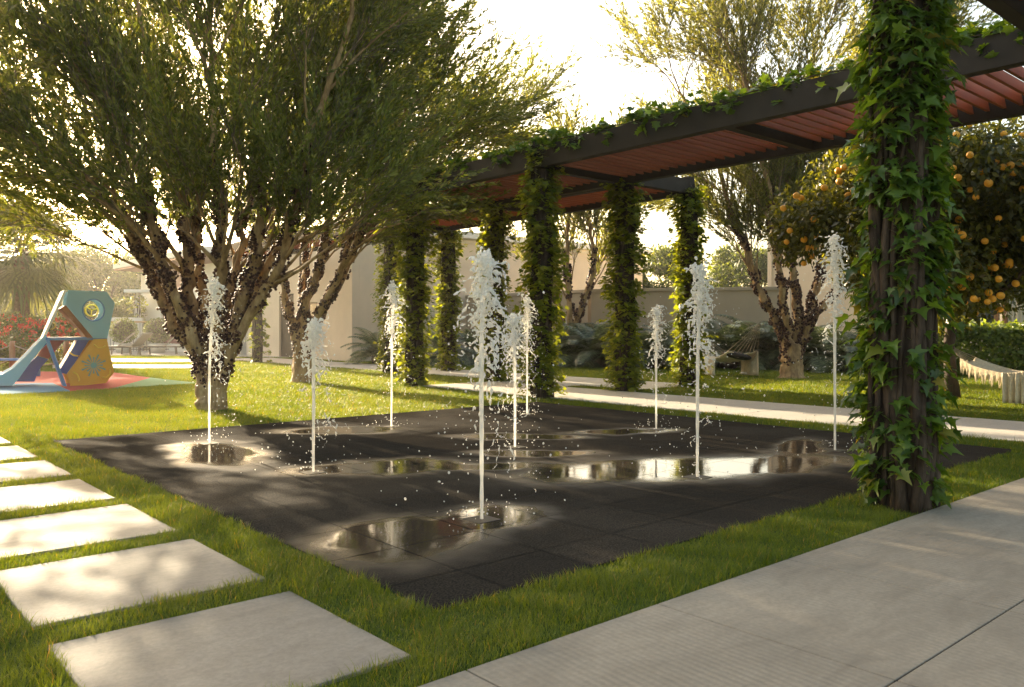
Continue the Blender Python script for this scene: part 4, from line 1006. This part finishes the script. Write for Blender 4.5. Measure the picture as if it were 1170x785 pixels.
# ------------------------------------------------------------------ hammocks
def hammock(A, Bp, sag, wid, label, seed, spread=.30, drape=((.50,.78,1),(.30,.6,-1)), group='hammocks on the shaded lawn', fringed=False):
    """a cotton bed slung between two points, with rope fans at both ends and long side curtains"""
    rng = np.random.default_rng(seed); A = np.array(A); Bp = np.array(Bp); ax = Bp-A; hz = nrm(np.array([ax[0],ax[1],0])); s = np.array([hz[1], -hz[0], 0])
    if np.dot(s[:2], -FW) < 0: s = -s                       # s points to the viewer's side
    root = empty('hammock', (A[0], A[1], 0), label, 'hammock', group); O = np.array([A[0], A[1], 0])
    def P(t, w):
        c = A + ax*t; c = c - np.array([0,0,1])*sag*4*t*(1-t)*(1.0); q = math.sin(math.pi*min(1,max(0,t)))**.65
        return c + s*w*wid*q - O + np.array([0,0,.09*w*w*q])
    m = MB(); nt, nw = 34, 14; t0, t1 = spread, 1-spread*.8
    vs = [P(t0+(t1-t0)*i/nt, -1+2*j/nw) + np.array([0,0,.012*math.sin(j*1.7+i*.3)]) for i in range(nt+1) for j in range(nw+1)]
    m.add(vs, [(i*(nw+1)+j, i*(nw+1)+j+1, (i+1)*(nw+1)+j+1, (i+1)*(nw+1)+j) for i in range(nt) for j in range(nw)], smooth=True)
    o = m.build('bed', M['sand_fabric'], root); so = o.modifiers.new('t', 'SOLIDIFY'); so.thickness = .012
    for e, tt in ((A, t0), (Bp, t1)):
        m = MB()
        for j in range(0, nw+1, 2): m.tube([e-O+np.array([0,0,.0]), (e-O)*.5+P(tt, -1+2*j/nw)*.5+np.array([0,0,-.02]), P(tt, -1+2*j/nw)], .006, 5)
        m.build('rope_fan', M['rope'], root)
    for f0, f1, sg in drape:                                # the long knotted side curtains
        m = MB(); n = 44; vs = []
        rows = 6
        for r_ in range(rows+1):
            for i in range(n+1):
                t = f0+(f1-f0)*i/n; top = P(t, sg*1.0); low = .03; w = r_/rows; fold = .075*math.sin(i*.85+seed)*w**.6 + .02*math.sin(i*2.1)
                pinch = 1-.10*w
                c = P((f0+f1)/2+(t-(f0+f1)/2)*pinch, sg*1.0); z = top[2]*(1-w)+low*w
                vs.append((c[0]+s[0]*sg*fold, c[1]+s[1]*sg*fold, z))
        m.add(vs, [(r_*(n+1)+i, r_*(n+1)+i+1, (r_+1)*(n+1)+i+1, (r_+1)*(n+1)+i) for r_ in range(rows) for i in range(n)], smooth=True)
        o = m.build('curtain', M['sand_fabric'], root); so = o.modifiers.new('t', 'SOLIDIFY'); so.thickness = .01
    for sg in ((-1,1) if fringed else ()):                  # fringe along both long edges
        m = MB()
        for k in range(90):
            t = t0+(t1-t0)*k/89; a = P(t, sg); Lf = .20+.05*math.sin(k*.9); m.tube([a, a+np.array([0,0,-Lf*.5])+s*.01*math.sin(k*1.3), a+np.array([0,0,-Lf])+s*.02*math.sin(k*2.1)], [.009,.011,.005], 4)
        m.build('fringe', M['sand_fabric'], root)
    return root, P, O, s, hz
hr, HP, HO, HS, HZ = hammock(px(869,367,19.5), px(806,386,21.6), .80, .5, 'sand-coloured cotton hammock slung from the right fruit tree to the far vine post', 31)
c = HP(.38, .1) + HO
cu = MB(); cu.ball((0,0,0), 1, 3, (.42,.25,.085)); co = cu.build('cushion', M['cushion']); co.location = (c[0], c[1], c[2]+.07); co.rotation_euler = (.0, -.18, math.atan2(HS[1], HS[0])); tag(co, 'dark brown cushion lying in the hammock by the right fruit tree', 'cushion')
hammock(px(1081,392,14.1), px(1262,388,12.2), .58, .42, 'sand-coloured fringed hammock at the right edge, tied to the orange tree', 32, spread=.16, fringed=True, drape=((.47,.72,1),(.50,.75,-1)))

# ------------------------------------------------------------------ playground tower
def play_tower():
    d0 = 17.0; b = px(100, 440, d0); root = empty('playhouse', (b[0], b[1], .02), 'pale blue and ochre faceted climbing frame with a slide on coloured rubber', 'play equipment')
    k = FOC/d0; u = np.array([RT[0], RT[1], 0]); w = np.array([FW[0], FW[1], 0])
    yaw = R(33); u, w = u*math.cos(yaw)+w*math.sin(yaw), w*math.cos(yaw)-u*math.sin(yaw)
    f = lambda X, Y: ((X/5.605-100)/k/1.12, (442.5-(320+Y/5.605))/k)      # survey sheet -> metres across and up
    pt = lambda a, z, t=0: tuple(u*a + w*t + np.array([0,0,z]))
    fn = lambda a, z, t: pt(a, z, t)
    up = [f(*p) for p in ((437,80),(683,85),(738,160),(688,386),(600,386),(425,172))]
    hc = f(600,205); hole = [(hc[0]+.205*math.cos(q), hc[1]+.225*math.sin(q)) for q in np.linspace(0, -2*math.pi, 33)[:-1]]
    hole_up = hole
    m = MB(); m.prism(up, fn, 0, .05, hole_up); m.build('upper_panel', M['sky_blue'], root)
    m = MB(); m.tube([pt(hc[0]+.21*math.cos(q), hc[1]+.23*math.sin(q), .02) for q in np.linspace(0, 2*math.pi, 33)], .022, 8, cap=False); m.build('porthole_ring', M['mid_blue'], root)
    m = MB()                                                           # the yellow steering wheel inside the porthole
    m.tube([pt(hc[0]+.12*math.cos(q), hc[1]+.12*math.sin(q), .35) for q in np.linspace(0, 2*math.pi, 25)], .018, 8, cap=False)
    for q in (0.4, 2.5, 4.6): m.tube([pt(hc[0],hc[1],.35), pt(hc[0]+.12*math.cos(q), hc[1]+.12*math.sin(q), .35)], .013, 6)
    m.build('steering_wheel', M['yellow'], root)
    lo = [f(*p) for p in ((600,392),(686,390),(734,608),(680,676),(455,694),(430,610))]
    m = MB(); m.prism(lo, fn, .0, .05); lp = m.build('lower_panel', M['ochre'], root)
    m = MB(); fc = f(600,560)
    for q in np.linspace(0, 2*math.pi, 17)[:-1]:
        for r0, r1, w_ in ((.05,.24 if int(q*8/math.pi+.5)%2 else .17,.018),):
            m.prism([(fc[0]+r0*math.cos(q)-w_*math.sin(q)*.3, fc[1]+r0*math.sin(q)+w_*math.cos(q)*.3), (fc[0]+r0*math.cos(q)+w_*math.sin(q)*.3, fc[1]+r0*math.sin(q)-w_*math.cos(q)*.3), (fc[0]+r1*math.cos(q)+w_*math.sin(q), fc[1]+r1*math.sin(q)-w_*math.cos(q)), (fc[0]+r1*math.cos(q)-w_*math.sin(q), fc[1]+r1*math.sin(q)+w_*math.cos(q))], fn, -.006, -.0005)
    m.prism([(fc[0]+.06*math.cos(q), fc[1]+.06*math.sin(q)) for q in np.linspace(0,2*math.pi,13)[:-1]], fn, -.012, -.007)
    m.build('flower_motif', M['teal'], lp)
    def grip(pts):
        m = MB(); q = [f(*p) for p in pts]; m.tube([pt(q[0][0],q[0][1],-.0)] + [pt(a,z,-.06) for a,z in q] + [pt(q[-1][0],q[-1][1],-.0)], .016, 7); m.build('hand_grip', M['yellow'], root)
    grip(((605,428),(625,446),(655,446),(675,436))); grip(((472,602),(492,612),(505,640),(506,655))); grip(((706,592),(702,618),(685,636),(662,640)))
    # back half: mirrored facets one metre behind, platform, side facets
    T = .95; m = MB(); m.prism(up, fn, T, T+.05, hole); m.build('rear_panel', M['sky_blue'], root)
    m = MB(); m.prism(lo, fn, T, T+.05); m.build('rear_lower_panel', M['ochre'], root)
    a0, z0 = f(300,385); a1, z1 = f(690,385); m = MB(); m.prism([(a0,z0-.04),(a1,z0-.04),(a1,z0+.02),(a0,z0+.02)], fn, .055, T-.005); m.build('platform', M['mid_blue'], root)
    # left leaning pale panel with its slot
    tl = f(430,84); bl = f(298,388)
    def lf(s_, t, o): # along the slope, across, thickness
        a = tl[0]+(bl[0]-tl[0])*s_; z = tl[1]+(bl[1]-tl[1])*s_; return pt(a-.05+o, z+.01, t)
    m = MB(); m.prism([(0,-.02),(1,.16),(1,.80),(0,.96)], lf, 0, .05); sp = m.build('side_panel', M['white'], root)
    m = MB(); m.prism([(.32,.30),(.62,.36),(.62,.48),(.32,.44)], lf, -.008, -.001); m.build('slot', M['blue'], sp)
    m = MB(); m.prism([f(425,176), f(600,386), f(560,386), f(395,196)], fn, .055, T-.005); m.build('roof_lining', M['slat'], root)
    # blue ladder leg
    l0 = f(310,395); l1 = f(428,690); m = MB()
    for t in (.0,.26): m.bar(pt(l0[0],l0[1],t), pt(l1[0]-.02,l1[1]-.02,t), .12, .06)
    for q in (.25,.5,.75): m.bar(pt(l0[0]+(l1[0]-l0[0])*q, l0[1]+(l1[1]-l0[1])*q, 0), pt(l0[0]+(l1[0]-l0[0])*q, l0[1]+(l1[1]-l0[1])*q, .16), .03)
    m.build('ladder', M['mid_blue'], root)
    # royal blue climbing panel leaning inside
    c0 = f(585,392); c1 = f(405,600); m = MB(); m.prism([(c0[0]-.22,c0[1]),(c0[0],c0[1]),(c1[0]+.10,c1[1]-.06),(c1[0]-.06,c1[1])], fn, .25, .85); cp = m.build('climbing_panel', M['blue'], root)
    m = MB(); e0 = f(452,478); e1 = f(505,500); m.tube([pt(e0[0],e0[1],.235), pt((e0[0]+e1[0])/2,(e0[1]+e1[1])/2-.02,.16), pt(e1[0],e1[1],.235)], .016, 6); m.build('hand_hold', M['yellow'], cp)
    for X in (350,500):
        g = f(X,300); m = MB(); m.tube([pt(g[0],g[1]+.05,.5), pt(g[0]+.05,g[1]+.02,.44), pt(g[0]+.04,g[1]-.06,.42), pt(g[0]-.02,g[1]-.1,.5)], .016, 7); m.build('hand_grip', M['yellow'], root)
    # slide: two curved cheeks and a bed
    cheek = [f(*p) for p in ((302,360),(240,422),(160,510),(100,570),(45,600),(-20,610),(-75,612),(-75,672),(100,676),(135,640),(190,560),(250,480),(318,398))]
    bed = [f(*p) for p in ((330,392),(250,470),(180,552),(120,632),(60,652),(-60,658))]
    for t in (.12,.80):
        m = MB(); m.prism(cheek, fn, t, t+.05); m.build('slide_cheek', M['sky_blue'], root)
    m = MB(); vs = [pt(a,z+o,t) for t in (.172,.798) for o in (0,-.03) for a, z in bed]; n = len(bed)
    m.add(vs, [(i,i+1,2*n+i+1,2*n+i) for i in range(n-1)] + [(n+i+1,n+i,3*n+i,3*n+i+1) for i in range(n-1)] + [(n+i,n+i+1,i+1,i) for i in range(n-1)] + [(2*n+i,2*n+i+1,3*n+i+1,3*n+i) for i in range(n-1)] + [(0,2*n,3*n,n),(n-1,2*n-1,4*n-1,3*n-1)])
    m.build('slide_bed', M['blue'], root)
    for nm, mt, poly in (('entry_panel','red',((330,395),(445,395),(335,522),(262,500))), ('slide_underside','blue',((262,502),(334,524),(275,590),(245,668),(110,664),(190,572)))):
        m = MB(); m.prism([f(*p) for p in poly], fn, .86, .90); m.build(nm, M[mt], root)
play_tower()

# rope fence beside the playground
def rope_fence():
    b = px(14,428,20.5); root = empty('rope_fence', (b[0], b[1], 0), 'low post and rope fence with a blue plank at the left edge', 'fence', rz=math.atan2(RT[1], RT[0])); m = None
    for x in (-1.3, 0.0, 1.35): MB().tube([(x,0,-.05),(x,0,.75),(x,0,.88)], [.07,.07,.055], 10).build('post', M['frame_wood'], root)
    for a, c in ((-1.3,0),(0,1.35)):
        for h0 in (.80,.45): MB().tube([(a+(c-a)*t, 0, h0-.22*4*t*(1-t)*.8) for t in np.linspace(0,1,13)], .016, 6).build('rope', M['rope'], root)
    MB().box(-1.25,.85,-.32,-.12,.40,.46).box(-1.2,-1.1,-.28,-.16,-.02,.398).box(.7,.8,-.28,-.16,-.02,.398).build('plank', M['mid_blue'], root, .01)
rope_fence()

# railing, loungers, topiary, small arch on the terrace
def railing():
    a, b = at(-40,41), at(330,43); u = b-a; Lr = np.hypot(*u); root = empty('railing', (a[0], a[1], 0), 'slim baluster railing with a golden timber handrail behind the terrace', 'railing', rz=math.atan2(u[1], u[0]))
    MB().box(0,Lr,-.06,.06,1.48,1.56).build('handrail', M['rail_wood'], root)
    m = MB()
    for k in range(int(Lr/.16)): m.box(k*.16-.012,k*.16+.012,-.012,.012,.0,1.48)
    m.box(0,Lr,-.022,.022,.10,.15); m.build('balusters', M['bronze'], root)
railing()
def lounger(x, d, rz, label, first=[None]):
    p = at(x, d); root = empty('sun_lounger', (p[0], p[1], .024), label, 'sun lounger', 'sun loungers on the terrace', rz)
    if first[0] is None:
        fr = MB()
        for y in (-.3,.3): fr.bar((-.95,y,.34),(.95,y,.34),.05); 
        for q in (-.9,.0,.9): fr.bar((q,-.3,.33),(q,.3,.33),.04)
        for q in (-.8,.75):
            for y in (-.3,.3): fr.bar((q,y,0),(q*.96,y,.33),.045)
        se = MB(); se.box(-.93,.25,-.29,.29,.365,.40)
        bk = MB(); bk.prism([(.25,.37),(.27,.42),(.86,.98),(.90,.94)], lambda a, z, t: (a, t, z), -.29, .29)
        first[0] = [('frame', fr.mesh('frame'), M['bronze']), ('seat', se.mesh('seat'), M['sling']), ('backrest', bk.mesh('backrest'), M['sling'])]
        for n_, me, mt in first[0]: me.materials.append(mt)
    for n_, me, mt in first[0]:
        o = bpy.data.objects.new(n_, me); COL.objects.link(o); o.parent = root
base_rz = math.atan2(RT[1], RT[0])
lounger(128, 36.2, base_rz+.35, 'taupe sun lounger half hidden behind the climbing frame'); lounger(150, 36.5, base_rz+math.pi-.3+math.pi, 'taupe sun lounger in front of the left clipped ball'); lounger(181, 36.8, base_rz+.3, 'taupe sun lounger nearest the large fruit tree trunk')
def topiary(x, d, label, seed):
    p = at(x, d); rng = np.random.default_rng(seed); root = empty('topiary', (p[0], p[1], .024), label, 'topiary', 'clipped balls on the terrace'); n = 2600
    v = nrm(rng.normal(0,1,(n,3))); C = v*rng.uniform(.55,.64,(n,1))*np.array([1,1,.95])+[0,0,1.06]; S = rng.uniform(.05,.09,n); V, F, r = scatter(LEAF4[0], LEAF4[1], C, v*.3+rng.normal(0,.7,(n,3)), v+rng.normal(0,.3,(n,3)), S, None, S*.6)
    link('foliage', np_mesh('foliage', V, F, rnd=r), M['topiary_leaf'], root)
    m = MB(); m.tube([(0,0,.4),(0,0,.9)], .05, 8); m.ball((0,0,1.06), .5, 2); m.build('branches', M['dark_bark'], root)
    m = MB(); m.tube([(0,0,0),(0,0,.46)], [.30,.40], 20); m.build('planter', M['planter'], root)
topiary(141, 39, 'clipped green ball in a planter left of the small arch', 601); topiary(180, 39.2, 'clipped green ball in a planter beside the large fruit tree', 602)
def arch():
    p = at(157, 43.5); root = empty('garden_arch', (p[0], p[1], 0), 'small white flat-topped garden arch behind the loungers', 'arch', rz=base_rz)
    for x in (0,2.6): MB().box(x-.12,x+.12,-.12,.12,0,3.06).build('post', M['white'], root)
    MB().box(-.4,3.2,-.7,.7,3.063,3.22).build('top', M['white'], root, .01)
    vine(p[0], p[1], 3.1, 800, .11, .18, .34, LOBED_S, M['ivy_far'], 'pale vine on the small white arch behind the loungers', 62, group='climbing vines on the garden arch')
arch()
MB_w = MB(); MB_w.box(-.9,1.1,-.1,.1,0,1.75); sw = MB_w.build('screen_wall', M['house_white']); q = at(139,42.6); sw.location = (q[0], q[1], 0); sw.rotation_euler.z = base_rz; tag(sw, 'short white screen wall behind the left clipped ball', 'wall')

# ------------------------------------------------------------------ warm evening air
hz_m = NT('warm_haze'); pv = hz_m.n('ShaderNodeVolumePrincipled'); pv.inputs['Color'].default_value = (1,.95,.86,1); pv.inputs['Density'].default_value = HAZE; pv.inputs['Anisotropy'].default_value = .65
hz_m.l(pv.outputs[0], hz_m.out.inputs['Volume'])
tag(MB().box(-125, 265, -125, 265, -1, 14).build('haze', hz_m.m), kind='stuff')
# ------------------------------------------------------------------ light, sky, camera
SUN_EL = R(17.3); saz = R(5.0)         # clockwise from +Y
S = Vector((math.sin(saz)*math.cos(SUN_EL), math.cos(saz)*math.cos(SUN_EL), math.sin(SUN_EL)))
ld = bpy.data.lights.new('sun', 'SUN'); ld.energy = 4.4; ld.angle = R(.55); ld.color = (1.0,.83,.58)
lo = bpy.data.objects.new('sun', ld); COL.objects.link(lo); lo.rotation_euler = S.to_track_quat('Z','Y').to_euler()
w = bpy.data.worlds.new('World'); scene.world = w; w.use_nodes = True; nt = w.node_tree; nt.nodes.clear()
sky = nt.nodes.new('ShaderNodeTexSky'); sky.sky_type = 'NISHITA'; sky.sun_disc = False; sky.sun_elevation = SUN_EL; sky.sun_rotation = saz
sky.air_density = 1.0; sky.dust_density = 4.0; sky.ozone_density = .6
bg = nt.nodes.new('ShaderNodeBackground'); bg.inputs[1].default_value = .15; ow = nt.nodes.new('ShaderNodeOutputWorld')
tint = nt.nodes.new('ShaderNodeMix'); tint.data_type = 'RGBA'; tint.blend_type = 'MULTIPLY'; tint.inputs[0].default_value = 1; tint.inputs[7].default_value = (1.0,.915,.77,1)
nt.links.new(sky.outputs[0], tint.inputs[6]); nt.links.new(tint.outputs[2], bg.inputs[0]); nt.links.new(bg.outputs[0], ow.inputs[0])
cam = bpy.data.cameras.new('camera'); co = bpy.data.objects.new('camera', cam); COL.objects.link(co)
co.location = (0,0,EYE); co.rotation_euler = (R(90), 0, -math.atan2(FW[0], FW[1])); cam.sensor_width = 36; cam.lens = FOC/1170*36; cam.shift_y = -17.5/1170
cam.clip_start = .05; cam.clip_end = 1000; scene.camera = co
vs = scene.view_settings; vs.view_transform = 'Standard'; vs.look = 'None'; vs.gamma = 1; vs.exposure = 1.98; vs.use_curve_mapping = False
cy = scene.cycles; cy.use_denoising = True; cy.max_bounces = 8; cy.diffuse_bounces = 4; cy.glossy_bounces = 3; cy.transmission_bounces = 6; cy.transparent_max_bounces = 6; cy.sample_clamp_indirect = 8
try: cy.denoiser = 'OPENIMAGEDENOISE'
except Exception: pass
